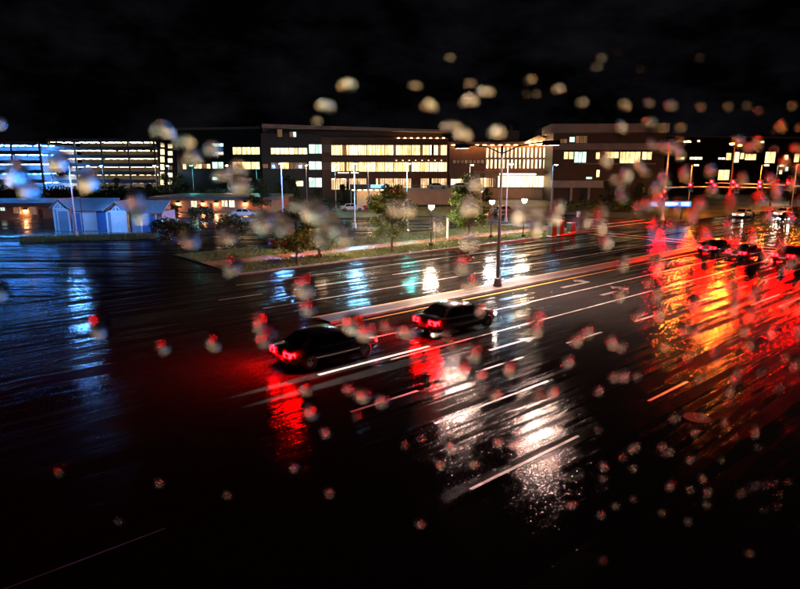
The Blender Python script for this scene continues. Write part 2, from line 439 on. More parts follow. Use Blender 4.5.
tufts('grass', 2500, lawn_pt, 0.3, label='rough wet grass in front of the pale sheds')

# ================================================================== BUILDINGS
class Facade:
    """a building standing on a ground line between two photo columns; local x runs along the front, -y points to the street"""
    def __init__(s, name, label, uL, YL, uR, YR, cat='building', group=None):
        s.A = Vector((XU(uL, YL), YL, 0)); s.B = Vector((XU(uR, YR), YR, 0))
        d = s.B - s.A; s.L = d.length; s.ang = math.atan2(d.y, d.x)
        s.root = thing(name, s.A, label, cat, group, s.ang)
        s.nrm = Vector((math.sin(s.ang), -math.cos(s.ang), 0))
    def at(s, u, v):
        d = ray(u, v); o = Vector((0, 0, CAM_H))
        t = (s.A - o).dot(s.nrm) / d.dot(s.nrm); p = o + d * t
        x = (p - s.A).dot(Vector((math.cos(s.ang), math.sin(s.ang), 0)))
        return x, p.z
    def box(s, name, mat, u0, u1, v0, v1, y0, y1, parent=None, floor=None):
        um, vm = (u0 + u1) / 2, (v0 + v1) / 2
        x0, x1 = s.at(u0, vm)[0], s.at(u1, vm)[0]
        z1, z0 = s.at(um, v0)[1], s.at(um, v1)[1]
        if floor is not None: z0 = floor
        o = box(name, mat, s.root, x0, x1, y0, y1, z0, z1)
        if parent is not None: o.parent = parent
        return o
    def window(s, u0, u1, v0, v1, mat, proud=0.06, frame=M_DARKW, panes=1, fr=0.12):
        """a window: frame, and its panes as sub-parts"""
        x0, z1 = s.at(u0, v0); x1, z0 = s.at(u1, v1)
        x0, x1 = s.at(u0, (v0 + v1) / 2)[0], s.at(u1, (v0 + v1) / 2)[0]
        m = MB(); t = fr
        m.box(x0 - t, x1 + t, -proud - 0.06, 0.02, z1, z1 + t); m.box(x0 - t, x1 + t, -proud - 0.06, 0.02, z0 - t, z0)
        m.box(x0 - t, x0, -proud - 0.058, 0.02, z0, z1); m.box(x1, x1 + t, -proud - 0.058, 0.02, z0, z1)
        w = (x1 - x0) / panes
        for i in range(1, panes): m.box(x0 + w * i - t * .4, x0 + w * i + t * .4, -proud - 0.05, 0.02, z0, z1)
        f = m.build('window', frame, s.root)
        for i in range(panes):
            box('pane', M_GLASSD if (panes > 2 and random.random() < .035) else W_DIM if (panes > 1 and random.random() < .06) else mat, f, x0 + w * i + (t * .4 if i else 0), x0 + w * (i + 1) - (t * .4 if i < panes - 1 else 0), -proud, 0.015, z0, z1)
        return f

# ---- main glazed hospital block
B = Facade('office_block', 'long brown office block with three floors of warm lit glazing', 262, 150, 448, 160)
B.box('wall', M_BROWN, 262, 448, 137, 200, 0.0, 22, floor=0.0)
B.box('wing_wall', M_DARKW, 262, 322, 133.5, 200, -0.4, 0.0, floor=0.0)
B.box('penthouse', M_DARKW, 266, 446, 131, 137.2, 3, 22)
x0, zt = B.at(262, 124.6); x1, _ = B.at(451, 130)
rf = MB().add([(x0, -3.2, zt - 0.9), (x1 + 1, -0.5, zt - 1.3), (x1 + 1, 23, zt - 1.3), (x0, 23, zt - 0.9), (x0, -3.2, zt), (x1 + 1, -0.5, zt - 0.7), (x1 + 1, 23, zt - 0.7), (x0, 23, zt)],
         [(0, 3, 2, 1), (4, 5, 6, 7), (0, 1, 5, 4), (1, 2, 6, 5), (2, 3, 7, 6), (3, 0, 4, 7)]).build('roof', M_CONC, B.root)
NB = 13
for (v0, v1, mt) in ((145.2, 155, W_WARM), (162.3, 171.5, W_WARM), (178.5, 189.5, W_GRND)):
    for k in range(NB):
        w = (447 - 331) / NB
        if mt is W_GRND and k in (4, 9): continue
        B.window(331 + w * k + .35, 331 + w * (k + 1) - .35, v0, v1, W_CREAM if (mt is W_WARM and random.random() < .3) else mt, panes=4, frame=M_BROWN, fr=0.1)
for k in range(4): B.window(271 + k * 9.2, 279.4 + k * 9.2, 148, 154.2, W_CREAM, proud=0.5, panes=2)
for k in range(4): B.window(271 + k * 9.2, 279.4 + k * 9.2, 162.5, 168.8, W_DIM if k != 1 else W_WARM, proud=0.5, panes=2)
for (v0, v1) in ((144.5, 153.5), (161.5, 169.5), (178, 187)): B.window(309, 321.5, v0, v1, W_WHITE, proud=0.5, panes=2)
B.window(277.5, 282, 129.5, 137, W_DIM, proud=0.5); B.window(289.5, 296, 132, 137, W_WHITE, proud=0.5, panes=2)
B.window(262.8, 268, 164, 168, W_DIM, proud=0.5); B.window(296, 303, 181, 186, W_CREAM, proud=0.5)
# fins across the upper floor, one ledge per floor
m = MB()
for k in range(70):
    u = 333 + k * 1.63; xx = B.at(u, 150)[0]; za = B.at(u, 139)[1]; zb = B.at(u, 144.6)[1]
    m.box(xx - .05, xx + .05, -0.45, 0.0, zb, za)
o = m.build('fins', M_BROWN, B.root); o['kind'] = 'stuff'
for v in (138.5, 157.0, 173.5): B.box('ledge', M_BROWN, 323, 447.5, v, v + 1.2, -0.9, 0.0)
for k in range(9): B.box('slat', M_STEEL, 322.6, 331, 145 + k * 1.6 if k < 5 else 163 + (k - 5) * 1.8, 145.6 + k * 1.6 if k < 5 else 163.7 + (k - 5) * 1.8, -0.25, -0.05)
M_SIGNW = glow('sign_white', (1.0, 0.86, 0.72), 1.6)
sgn = B.box('sign_board', M_BROWN, 336.5, 359, 170.8, 174.2, -1.05, -0.92)
for k in range(13):
    u = 337.4 + k * 1.62
    if k == 7: continue
    hh = random.choice((1.2, 1.6, 1.6))
    B.box('letter', M_SIGNW, u, u + 1.1, 173.4 - hh, 173.4, -1.12, -1.06, parent=sgn)
for k in range(8): B.box('uplight', glow('uplight', (1, .42, .14), 40), 397 + k * 6.4, 399 + k * 6.4, 137.9, 138.4, -.85, -.6); B.box('soffit_light', glow('soffit', (1, .6, .3), 6), 395 + k * 6.4, 396 + k * 6.4, 160.2, 160.7, -1.2, -0.95)

# ---- west wing
Wg = Facade('office_wing', 'dark flat-roofed office wing beside the lit parking garage', 177, 172, 261, 166)
Wg.box('wall', M_DARKW, 177, 261, 129.5, 196, 0, 20, floor=0.0)
Wg.box('roof', M_ROOF, 176, 262, 127.4, 129.5, -1.0, 21)
for k in range(3): Wg.window(233 + k * 9.2, 241.4 + k * 9.2, 147.3, 154.3, W_WARM, panes=2)
for k in range(3): Wg.window(233 + k * 9.2, 241.4 + k * 9.2, 162, 169, W_WARM, panes=2)
for (v0, v1) in ((143.5, 146.5), (152, 154.6), (162, 168.5), (177, 180)): Wg.window(212.5, 223.5, v0, v1, W_WHITE if v0 < 150 or v0 > 160 else W_CREAM, panes=2)
Wg.window(194, 202, 164, 168.4, W_CREAM, panes=2); Wg.window(203, 210.5, 164, 168.4, W_CREAM, panes=2)
Wg.window(183, 186.5, 164, 169, W_CREAM); Wg.window(240, 252, 178, 181, W_DIM, panes=2)
Wg.box('vent', M_STEEL, 246, 248.5, 123.5, 127.4, 6, 8)

# ---- parking garages: decks, parapets, columns and rows of ceiling lights
def garage(name, label, uL, uR, Y, vtop, levels, lightmat, per, wallmat, stair=None):
    G = Facade(name, label, uL, Y, uR, Y)
    zt = G.at(uL, vtop)[1]; L = G.L; D = 24.0; h = zt / levels
    G_back = box('back_wall', wallmat, G.root, 0, L, D - 0.3, D, 0, zt)
    lm = None
    for k in range(levels + 1):
        z = k * h
        dk = box('deck', M_CONCD, G.root, 0, L, 0.05, D - 0.3, z - 0.35, z)
        if k: box('parapet', M_CONCD, G.root, -0.1, L + 0.1, -0.12, 0.05, z - 0.5, z + (0.85 if k < levels else 0.7))
    for k in range(levels):
        z = (k + 1) * h - 0.42
        for i in range(per):
            for yy in (2.2, 10.0):
                x = (i + 0.5) * L / per + random.uniform(-.3, .3)
                if lm is None: lm = MB().box(-.75, .75, -.12, .12, -.14, 0).build('ceiling_light', lightmat, G.root, (x, yy, z))
                elif random.random() > 0.08: link('ceiling_light', lm.data, G.root, (x, yy, z))
    nc = max(2, round(L / 9))
    cm_ = None
    for i in range(nc + 1):
        x = min(max(i * L / nc, 0.3), L - 0.3)
        if cm_ is None: cm_ = MB().box(-.3, .3, 0.06, 0.66, 0, zt - .4).build('column', M_CONCD, G.root, (x, 0, 0))
        else: link('column', cm_.data, G.root, (x, 0, 0))
    return G
GA = garage('parking_garage', 'five-deck parking garage with rows of cream ceiling lights', 52, 158, 226, 140.5, 6, glow('garage_cream', (1.0, 0.70, 0.32), 22), 15, M_CREAM)
GB = garage('parking_garage', 'parking garage glowing blue-white at the edge behind the low building', -70, 45, 214, 143.5, 5, glow('garage_blue', (0.06, 0.30, 1.0), 210), 15, M_WHITE)
ST = Facade('stair_tower', 'narrow stair tower with stacked cream windows at the garage end', 158.5, 222, 176, 222)
ST.box('wall', M_CONC, 158.5, 176, 137, 189, 0, 18, floor=0.0)
for k in range(6):
    ST.window(160.5, 164.5, 141.5 + k * 7.6, 147 + k * 7.6, W_CREAM); ST.window(168, 172.5, 144 + k * 7.2, 148.2 + k * 7.2, W_CREAM if k != 3 else W_DIM)

# ---- entrance building with bright lobby
C = Facade('entrance_block', 'brown entrance block with tall slit windows over a bright glazed lobby', 449, 163, 551.5, 160)
C.box('wall', M_BROWN, 449, 485, 145, 197, 0, 20, floor=0.0)
C.box('pale_wall', M_TAN, 485, 551.5, 145, 197, 0, 20, floor=0.0)
C.box('roof', M_TAN, 447, 552, 142, 144.8, -1.6, 21)
C.box('plant_room', M_DARKW, 491, 521, 129, 142, 6, 18)
for k in range(3): C.box('vent', M_BLACK, 497 + k * 8, 499 + k * 8, 122.5, 129, 9, 11)
gx0, gz = C.at(524, 142); gx1, _ = C.at(552, 142); gzp = C.at(538, 135.5)[1]
MB().prism([(gx0, gz), ((gx0 + gx1) / 2, gzp), (gx1, gz)], -1.7, 3).build('gable', M_TAN, C.root)
for k in range(16):
    u = 486.5 + k * 4.05
    C.window(u, u + 1.9, 147.5, 157.5, W_CREAM, fr=.1, proud=.2); C.window(u, u + 1.9, 159.5, 168.3, W_CREAM, fr=.1, proud=.2)
for k in range(8):
    C.window(453 + k * 4, 455.8 + k * 4, 160, 163.2, W_DIM, fr=.08)
for k in range(9): C.window(498 + k * 5.8, 503.3 + k * 5.8, 176, 187, W_HALL, panes=2, proud=.2)
for k in range(3): C.window(477 + k * 6.6, 482.8 + k * 6.6, 178, 187, W_GRND, panes=2, proud=.2)
for k in range(4): C.window(451 + k * 5.6, 455.8 + k * 5.6, 179, 186, W_HALL, panes=2, proud=.2)
cn = C.box('canopy', M_TAN, 474, 550.5, 171, 173.2, -6, 0)
C.box('canopy_light', glow('canopy_light', (1.0, .80, .62), 9), 498.5, 533.5, 173.4, 174.6, -5.9, -5.5, parent=cn)
for u in (478, 490, 545): C.box('post', M_TAN, u, u + 1.2, 173.2, 198, -5.8, -5.3, floor=0.0)
for k in range(13): C.box('cornice_light', glow('cornice', (1.0, .48, .16), 45), 452 + k * 7.7, 455.5 + k * 7.7, 145.0, 145.4, -1.5, -1.2)
for k in range(4): C.box('gable_light', glow('gable_light', (1.0, .62, .35), 170), 527 + k * 7, 528.5 + k * 7, 142.9, 143.4, -2.1, -1.75)

# ---- dark building behind the signal
Dk = Facade('concrete_block', 'dark concrete building with grey roof slab and a band of lit offices', 552, 148, 664, 146)
Dk.box('wall', M_DARKW, 552, 664, 133, 201, 0, 24, floor=0.0)
Dk.box('roof', M_CONCD, 549, 665, 124.5, 133, -3.0, 25)
Dk.box('ledge', M_CONCD, 552, 664, 143.5, 149.5, -1.4, 0)
Dk.box('ledge', M_CONCD, 578, 655, 163.2, 164.2, -0.8, 0)
Dk.box('ledge', M_CONC, 551, 602, 180.5, 187.5, -2.2, 0)
for u in (550, 568.5, 586, 612, 640): Dk.box('column', M_CONC, u, u + 2.0, 187.5, 201, -2.0, -1.4, floor=0.0)
for u0, u1, v0, v1, mt, pn in ((564, 568, 152, 159, W_WARM, 1), (569, 573.5, 152, 159, W_WARM, 1), (574.5, 586, 152, 162.5, W_WHITE, 3), (596, 599.5, 152.5, 159, W_WARM, 1), (605, 618.5, 152, 158, W_WARM, 3),
        (620, 640, 152, 163, W_WARM, 4), (642, 651.5, 152, 159.5, W_WARM, 2), (596.5, 599.5, 170, 177, W_WARM, 1), (569.5, 574.5, 137, 142, W_WHITE, 1), (575.5, 587, 136, 143, W_DIM, 3), (560, 567, 139, 143, W_DIM, 2), (586, 592, 177, 179, W_WHITE, 1)):
    Dk.window(u0, u1, v0, v1, mt, panes=pn)

# ---- far buildings at the crossing
Ef = Facade('far_block', 'far dark block with scattered cream windows behind the red signals', 668, 185, 835, 200)
Ef.box('wall', M_DARKW, 668, 835, 138, 192, 0, 20, floor=0.0)
for u0, u1, v0, v1, mt, pn in ((671, 684, 157, 159.5, W_CREAM, 3), (689.5, 702, 157, 159.5, W_CREAM, 3), (718, 725, 157.5, 159.5, W_CREAM, 2), (726, 731, 153, 160, W_WARM, 1), (733.5, 739, 152, 162.5, W_CREAM, 1), (740, 744, 153, 159, W_WARM, 1),
        (745, 756, 154, 160, W_WARM, 2), (718, 729, 170, 180, W_WARM, 2), (765, 775, 152, 163, W_WARM, 2), (784, 788, 155, 160, W_CREAM, 1), (794, 799, 154, 162, W_WARM, 1), (806, 814, 154, 160, W_WARM, 2), (779, 782, 170, 174, W_CREAM, 1), (785, 788, 167, 171, W_WHITE, 1), (697, 700, 140, 142, W_CREAM, 1), (760, 764, 141, 143, W_WHITE, 1)):
    Ef.window(u0, u1, v0, v1, mt, panes=pn)
Ef.box('roof', M_ROOF, 667, 836, 136.5, 138, -0.8, 21)

# ---- low tan buildings
def low_building(label, uL, uR, Y, vroof, wins, lamps, door=None):
    Lb = Facade('low_building', label, uL, Y, uR, Y)
    z = Lb.at(uL, vroof + 2.2)[1]
    box('wall', M_TAN, Lb.root, 0, Lb.L, 0, 14, 0, z)
    rf = box('roof', M_ROOF, Lb.root, -1.0, Lb.L + 1.0, -1.6, 15, z, z + 0.5)
    for (a, b_, c, d, mt) in wins: Lb.window(a, b_, c, d, mt, fr=.1, frame=M_WHITE, panes=2)
    for u in lamps:
        x = Lb.at(u, vroof + 4)[0]
        w = MB().box(x - .18, x + .18, -.34, -.02, z - .75, z - .3).build('wall_lamp', M_BLACK, Lb.root)
        MB().box(x - .15, x + .15, -.32, -.04, z - .84, z - .752).build('lamp_lens', glow('wall_lamp', (1.0, .42, .16), 190), w)
    if door: Lb.box('door', M_BROWN, door[0], door[1], vroof + 6, vroof + 16, -.08, .02, floor=.05)
    return Lb
low_building('low tan building with lit orange walls right of the pale sheds', 158, 276, 112, 197.0,
    [(191.5, 197, 201, 207, W_CREAM), (222, 227.5, 200.5, 206.5, W_CREAM), (229.5, 234.5, 200.5, 207, W_CREAM), (166, 169, 201, 204, W_WARM)], [163, 178, 203, 216, 245, 262], (210, 213))
low_building('low flat-roofed building with an orange wall lamp left of the pale sheds', -60, 56, 98, 203.5,
    [(1, 5, 207.5, 210.5, W_WHITE), (30, 36.5, 207, 214, W_DIM), (14, 20, 207.5, 213, W_DIM)], [25], (39, 43))

# ---- pale sheds
def shed(label, u0, u1, uS, Y, depth_side, doors, vpk, veave):
    """gable end from u0 to u1 faces the street, the long side runs on to uS"""
    Sd = Facade('shed', label, u0, Y, u1, Y)
    W = Sd.L; ze = Sd.at(u0, veave)[1]; zp = Sd.at(u0, vpk)[1]
    xs = Sd.at(uS, veave)[0]
    MB().prism([(0, 0), (W, 0), (W, ze), (W / 2, zp), (0, ze)], 0, 0.2).build('front_wall', M_SHED, Sd.root)
    box('side_wall', M_SHED, Sd.root, W, xs, 0.5, 5.0, 0, ze - 0.15)
    for k in range(int((xs - W) / 0.55)):
        box('board', M_SHED, Sd.root, W + .06 + k * .55, W + .54 + k * .55, 0.46, 0.5, 0.02, ze - .18)
    # roofs
    MB().add([(-.25, -.45, ze - .05), (W / 2, -.45, zp + .1), (W / 2, 5, zp + .1), (-.25, 5, ze - .05), (-.25, -.45, ze + .08), (W / 2, -.45, zp + .24), (W / 2, 5, zp + .24), (-.25, 5, ze + .08)],
             [(0, 3, 2, 1), (4, 5, 6, 7), (0, 1, 5, 4), (1, 2, 6, 5), (2, 3, 7, 6), (3, 0, 4, 7)]).build('roof', M_SHEDR, Sd.root)
    MB().add([(W + .25, -.45, ze - .05), (W / 2, -.45, zp + .1), (W / 2, 5, zp + .1), (W + .25, 5, ze - .05), (W + .25, -.45, ze + .08), (W / 2, -.45, zp + .24), (W / 2, 5, zp + .24), (W + .25, 5, ze + .08)],
             [(0, 1, 2, 3), (4, 7, 6, 5), (0, 4, 5, 1), (1, 5, 6, 2), (2, 6, 7, 3), (3, 7, 4, 0)]).build('roof', M_SHEDR, Sd.root)
    MB().add([(W / 2 + .2, 2.9, zp + .2), (xs + .3, 2.9, zp + .2), (xs + .3, .1, ze - .2), (W + .26, .1, ze - .2), (W / 2 + .2, 2.9, zp + .05), (xs + .3, 2.9, zp + .05), (xs + .3, .1, ze - .33), (W + .26, .1, ze - .33)],
             [(0, 3, 2, 1), (4, 5, 6, 7), (0, 1, 5, 4), (1, 2, 6, 5), (2, 3, 7, 6), (3, 0, 4, 7)]).build('side_roof', M_SHEDR, Sd.root)
    # trim on the gable: rakes, king post, tie beam, corner posts
    def bar(a, b, w=.16):
        a, b = Vector((a[0], 0, a[1])), Vector((b[0], 0, b[1])); d = (b - a).normalized(); q = Vector((-d.z, 0, d.x)) * w / 2
        p = [a - q, b - q, b + q, a + q]
        MB().prism([(v.x, v.z) for v in p], -.09, -.003).build('trim', M_WHITE, Sd.root)
    bar((0, ze), (W / 2, zp)); bar((W / 2, zp), (W, ze)); bar((0, ze - .04), (W, ze - .04), .2); bar((W / 2, ze + .06), (W / 2, zp - .1)); bar((.1, 0), (.1, ze - .15), .2); bar((W - .1, 0), (W - .1, ze - .15), .2)
    bar((W * .28, ze + .06), (W / 2, zp - .25), .1); bar((W * .72, ze + .06), (W / 2, zp - .25), .1)
    for (a, b_, vt, mt, side) in doors:
        y = 0.42 if side else -.06
        x0, z1 = Sd.at(a, vt); x1, _ = Sd.at(b_, vt)
        d = box('door', mt, Sd.root, x0, x1, y - .03, y + .05, .05, z1)
        for k in range(1, 4): box('door_rib', mt, d, x0 + .05, x1 - .05, y - .06, y - .03, z1 * k / 4 - .03, z1 * k / 4 + .03)
        m = MB(); m.box(x0 - .14, x0, y - .08, y + .04, .02, z1 + .14); m.box(x1, x1 + .14, y - .08, y + .04, .02, z1 + .14); m.box(x0, x1, y - .08, y + .04, z1, z1 + .14)
        m.build('door_frame', M_WHITE, d)
    return Sd
shed('pale gabled shed with blue door and long side wall', 55.5, 71, 108, 77.5, 5, [(58, 68, 211, M_SHED, 0), (73.5, 78.5, 213, M_BLUED, 1), (80, 92, 211, M_WHITE, 1), (94.5, 106.5, 211, M_BLUED, 1)], 200.5, 208.5)
shed('pale gabled shed with broad white door', 108, 128.5, 160, 76, 5, [(112, 124.5, 213, M_WHITE, 0), (140, 154, 215, M_BLUED, 1)], 203, 211)

# ---- raised drive in front of the lobby
Rd = Facade('raised_drive', 'raised drive with orange lit retaining wall before the entrance', 386, 134, 482, 137, cat='retaining wall')
Rd.box('deck', M_TAN, 386, 482, 190.2, 203, 0, 10, floor=0)
Rd.box('coping', M_CONC, 386, 482, 189.2, 190.2, -.15, 10.1)
x1 = Rd.L
for k in range(12): box('rail_post', M_STEEL, Rd.root, k * x1 / 11 - .05, k * x1 / 11 + .05, .1, .2, 3.2, 4.2)
box('rail', M_STEEL, Rd.root, -.05, x1 + .05, .08, .22, 4.2, 4.28)

# ---- lit shelter and low blue signs
Sh = Facade('bus_shelter', 'small lit shelter under a blue glowing canopy', 354, 128, 387, 128, cat='shelter')
Sh.box('back_wall', M_CREAM, 356, 386, 190, 206, 2.0, 2.2, floor=0)
Sh.box('canopy', M_STEEL, 370, 388, 187.6, 189.4, -.8, 2.4)
Sh.box('canopy_fascia', glow('blue_fascia', (.12, .45, 1.0), 3.2), 371, 387, 184.6, 187.5, -.85, -.7)
Sh.box('flat_roof', M_DARKW, 350, 369.5, 184.5, 189.6, -.6, 2.4)
for k in range(6): Sh.box('ceiling_light', glow('shelter_light', (1, .55, .18), 26), 352 + k * 5.8, 355 + k * 5.8, 189.9, 190.4, .4, .7)
for u in (351, 369, 387): Sh.box('post', M_STEEL, u, u + .7, 189, 206, -.5, -.36, floor=0)

def light_box_sign(u0, u1, v0, v1, Y, label):
    f = Facade('illuminated_sign', label, u0, Y, u1, Y, cat='sign')
    x, zt = f.at(u0, v0); _, zb = f.at(u0, v1); L = f.L
    box('cabinet', M_BLACK, f.root, -.1, L + .1, 0.005, .5, zb - .1, zt + .1)
    box('face', glow('sign_blue', (.05, .22, 1.0), 3.0), f.root, 0, L, -.03, 0.0, zb, zt)
    k = 0; x = .75
    while x < L - .5:
        w = random.choice((.22, .3, .34)); 
        if k not in (1, 10): box('letter', glow('sign_letter', (.55, .8, 1.0), 4.5), f.root, x, x + w, -.06, -.032, zb + (zt - zb) * .25, zb + (zt - zb) * .78)
        x += w + .1; k += 1
    MB().prism([(.2, (zb + zt) / 2), (.55, zt - .1), (.55, zb + .1)], -.06, -.032).build('arrow', glow('sign_letter', (.55, .8, 1.0), 4.5), f.root)
    for xx in (L * .2, L * .8): box('post', M_BLACK, f.root, xx - .1, xx + .1, .1, .3, 0, zb - .1)
    return f
light_box_sign(649, 689.5, 201.5, 206.5, 96, 'long low blue illuminated sign at the foot of the signal pole')

# ================================================================== LAMPS
def lot_lamp(label, u, Y, c, strength, h=8.6, group='tall lot lamps', arm=0.9, pole=M_STEEL):
    p = Vector((XU(u, Y, h), Y, 0))
    t = thing('lamp_post', p, label, 'lamp post', group)
    MB().tube([(0, 0, 0), (0, 0, .6)], [.24, .22], 10).build('base', M_CONC, t)
    MB().tube([(0, 0, .6), (0, 0, h)], [.10, .06], 8).build('pole', pole, t)
    MB().tube([(0, 0, h - .1), (arm * .2, -arm * .4, h + .05), (arm * .3, -arm, h + .06)], .04, 6).build('arm', pole, t)
    hx, hy = arm * .3, -arm - .3
    hd = MB().box(hx - .22, hx + .22, hy - .42, hy + .3, h + .0, h + .13).build('lamp_head', M_BLACK, t)
    MB().box(hx - .19, hx + .19, hy - .40, hy + .26, h - .10, h - .005).build('lens', lampmat(c, strength), hd)
    return t
LL = [('tall blue-white lot lamp standing beside the gabled shed with the blue door', 68.5, 71, 'blue', 2300),
      ('white lot lamp in front of the cream garage near its left end', 56, 180, 'white', 420),
      ('cyan lot lamp before the middle of the cream garage', 89, 176, 'azure', 300),
      ('cyan lot lamp before the cream garage right of its middle', 102, 178, 'azure', 260),
      ('pale lot lamp at the foot of the stair tower', 155, 170, 'cream', 350),
      ('blue lot lamp between the dark trees right of the stair tower', 168, 168, 'azure', 300),
      ('teal lot lamp before the dark office wing', 192, 150, 'teal', 330),
      ('peach lot lamp at the corner of the dark office wing', 227, 148, 'peach', 260),
      ('teal lot lamp below the warm windows of the office wing', 256, 140, 'teal', 260),
      ('tall blue lot lamp above the low tan building end', 281, 86, 'blue', 4000),
      ('cream lot lamp by the greenish corner windows', 306, 138, 'cream', 260),
      ('teal lot lamp by the left end of the office block', 335, 118, 'teal', 320),
      ('tall azure lot lamp before the office block sign', 354, 82, 'azure', 3600),
      ('cream lot lamp right of the shelter', 368, 120, 'cream', 350),
      ('tall teal lot lamp before the right half of the office block', 407, 84, 'teal', 2200),
      ('cyan lot lamp before the slit windows of the entrance block', 508, 92, 'azure', 2000),
      ('cream lot lamp by the lobby canopy', 470, 118, 'cream', 420),
      ('orange lot lamp left of the far cream windows', 692, 122, 'sodium', 1500),
      ('orange lot lamp before the green lit tree', 762, 128, 'sodium', 1500),
      ('orange lot lamp at the right edge of the far block', 797, 112, 'sodium', 1500),
      ('peach lot lamp beyond the crossing by the headlights', 778, 150, 'peach', 900),
      ('white lot lamp at the right end of the entrance block', 553, 110, 'azure', 300)]
for a in LL: lot_lamp(*a)
def path_lamp(label, u, v, h, c, strength):
    p = P(u, v, VZ)
    t = thing('path_lamp', p, label, 'lamp post', 'short lamps along the brick path')
    MB().tube([(0, 0, 0), (0, 0, .35), (0, 0, .4)], [.22, .2, .1], 10).build('base', M_BLACK, t)
    MB().tube([(0, 0, .4), (0, 0, h - .3)], [.065, .05], 8).build('pole', M_BLACK, t)
    hd = MB().tube([(0, 0, h + .08), (0, 0, h + .16), (0, 0, h + .22)], [.34, .26, .05], 14).build('lamp_head', M_BLACK, t)
    MB().tube([(0, 0, h - .3), (0, 0, h - .2), (0, 0, h + .08)], [.1, .22, .28], 14).build('lens', lampmat(c, strength), hd)
path_lamp('short path lamp between the two larger kerb trees', 431, 246.5, 4.1, 'cream', 1300)
path_lamp('short path lamp near the utility cabinets', 523, 237.3, 4.3, 'cream', 1400)
path_lamp('short path lamp right of the last kerb tree', 491, 238, 4.2, 'white', 900)
path_lamp('short path lamp behind the leafy tree by the red car', 320, 258, 3.4, 'peach', 1400)

# tall twin-arm street lamp on the median
def street_lamp(label, pos, ang, h, arms, c, strength, group='street lamps on the road', skirt=0):
    t = thing('street_lamp', pos, label, 'street lamp', group, ang)
    MB().tube([(0, 0, 0), (0, 0, .12), (0, 0, .55), (0, 0, .6)], [.30, .30, .2, .13], 12).build('base', M_BLACK, t)
    MB().tube([(0, 0, .55), (0, 0, h)], [.125, .08], 10).build('pole', M_BLACK, t)
    for (dx, dy) in arms:
        L = math.hypot(dx, dy); ux, uy = dx / L, dy / L
        ar = MB().tube([(0, 0, h - .5), (dx * .4, dy * .4, h - .05), (dx * .8, dy * .8, h + .1), (dx, dy, h + .12)], .045, 7).build('arm', M_BLACK, t)
        m = MB(); m.box(-.1, .87, -.22, .22, .04, .2)
        hd = m.build('lamp_head', M_BLACK, t, (dx, dy, h), math.atan2(uy, ux))
        MB().box(.02, .8, -.17, .17, -.06 if not skirt else .02, .035).build('lens', lampmat(c, strength), hd)
        if skirt:
            q = MB(); q.box(-.1, .85, -.22, -.2, -skirt, .04); q.box(-.1, .85, .2, .22, -skirt, .04); q.box(-.12, -.1, -.22, .22, -skirt, .04); q.box(.85, .87, -.22, .22, -skirt, .04)
            q.build('skirt', M_BLACK, hd)  # walls added to hide the bright lens from level views
    return t
street_lamp('tall black twin-armed street lamp on the median island', RN(31.1, 26.15, .12), RANG, 9.3, [(0, -3.4), (0, 3.2)], 'pink', 8500, skirt=.09)
street_lamp('orange street lamp on the refuge beyond the crossing', RN(86, 33, 0), RANG, 11.0, [(-2.4, -.6), (2.2, .4)], 'sodium', 3800)

# ---- signal poles with mast arms
M_REDSIG = glow('red_signal', (1.0, .00002, .00005), 26000)
def signal_head(parent, x, y, z, face):
    """a hanging three-lens signal; its lenses look along face (local angle)"""
    hd = MB().box(-.18, .02, -.2, .2, -.55, .55).build('signal_head', M_BLACK, parent, (x, y, z), face)
    bp = MB().box(.02, .04, -.36, .36, -.72, .72).build('backplate', M_BLACK, hd)
    for i, (zz, mt) in enumerate(((.35, M_REDSIG), (0, M_GLASSD), (-.35, M_GLASSD))):
        vs = [(-.20, 0, zz)] + [(-.185, .14 * math.cos(a * math.pi / 6), zz + .14 * math.sin(a * math.pi / 6)) for a in range(12)]
        link('lens', mesh('lens', vs, [(0, 1 + (k + 1) % 12, 1 + k) for k in range(12)], mt), hd)
        m = MB()
        for k in range(6):
            a0, a1 = math.pi * k / 6, math.pi * (k + 1) / 6
            m.add([(-.18, .16 * math.cos(a0), zz + .16 * math.sin(a0)), (-.18, .16 * math.cos(a1), zz + .16 * math.sin(a1)), (-.38, .16 * math.cos(a1), zz + .16 * math.sin(a1)), (-.38, .16 * math.cos(a0), zz + .16 * math.sin(a0))], [(0, 1, 2, 3)])
        m.build('visor', M_BLACK, hd)
def signal_pole(label, r, n, length, h_arm, h_top, heads, lum=None, side=-1):
    t = thing('traffic_signal', RN(r, n, 0), label, 'traffic signal', 'signals at the crossing', RANG)
    MB().tube([(0, 0, 0), (0, 0, .5)], [.35, .3], 12).build('base', M_CONC, t)
    MB().tube([(0, 0, .5), (0, 0, h_top)], [.19, .1], 10).build('pole', M_STEEL, t)
    MB().tube([(0, 0, h_arm - .1), (0, side * length * .3, h_arm + .15), (0, side * length, h_arm + .25)], [.12, .1, .06], 8).build('mast_arm', M_STEEL, t)
    for d in heads: signal_head(t, -.2, side * d, h_arm + .1, 0)
    signal_head(t, -.35, 0.25, 3.4, 0); signal_head(t, -.35, -.25, h_arm - 1.0, 0)
    if lum:
        MB().tube([(0, 0, h_top - .3), (0, -1.2, h_top + .1), (0, -2.4, h_top + .2)], .05, 6).build('lamp_arm', M_STEEL, t)
        hd = MB().box(-.2, .2, -3.2, -2.3, h_top + .12, h_top + .28).build('lamp_head', M_BLACK, t)
        MB().box(-.17, .17, -3.15, -2.4, h_top + .02, h_top + .115).build('lens', lampmat(*lum), hd)
    return t
signal_pole('steel signal pole with long mast arm and red lights behind the blue sign', 93, 45.2, 15, 5.1, 11.8, (4, 7.5, 10.5, 13.5), ('sodium', 2600))
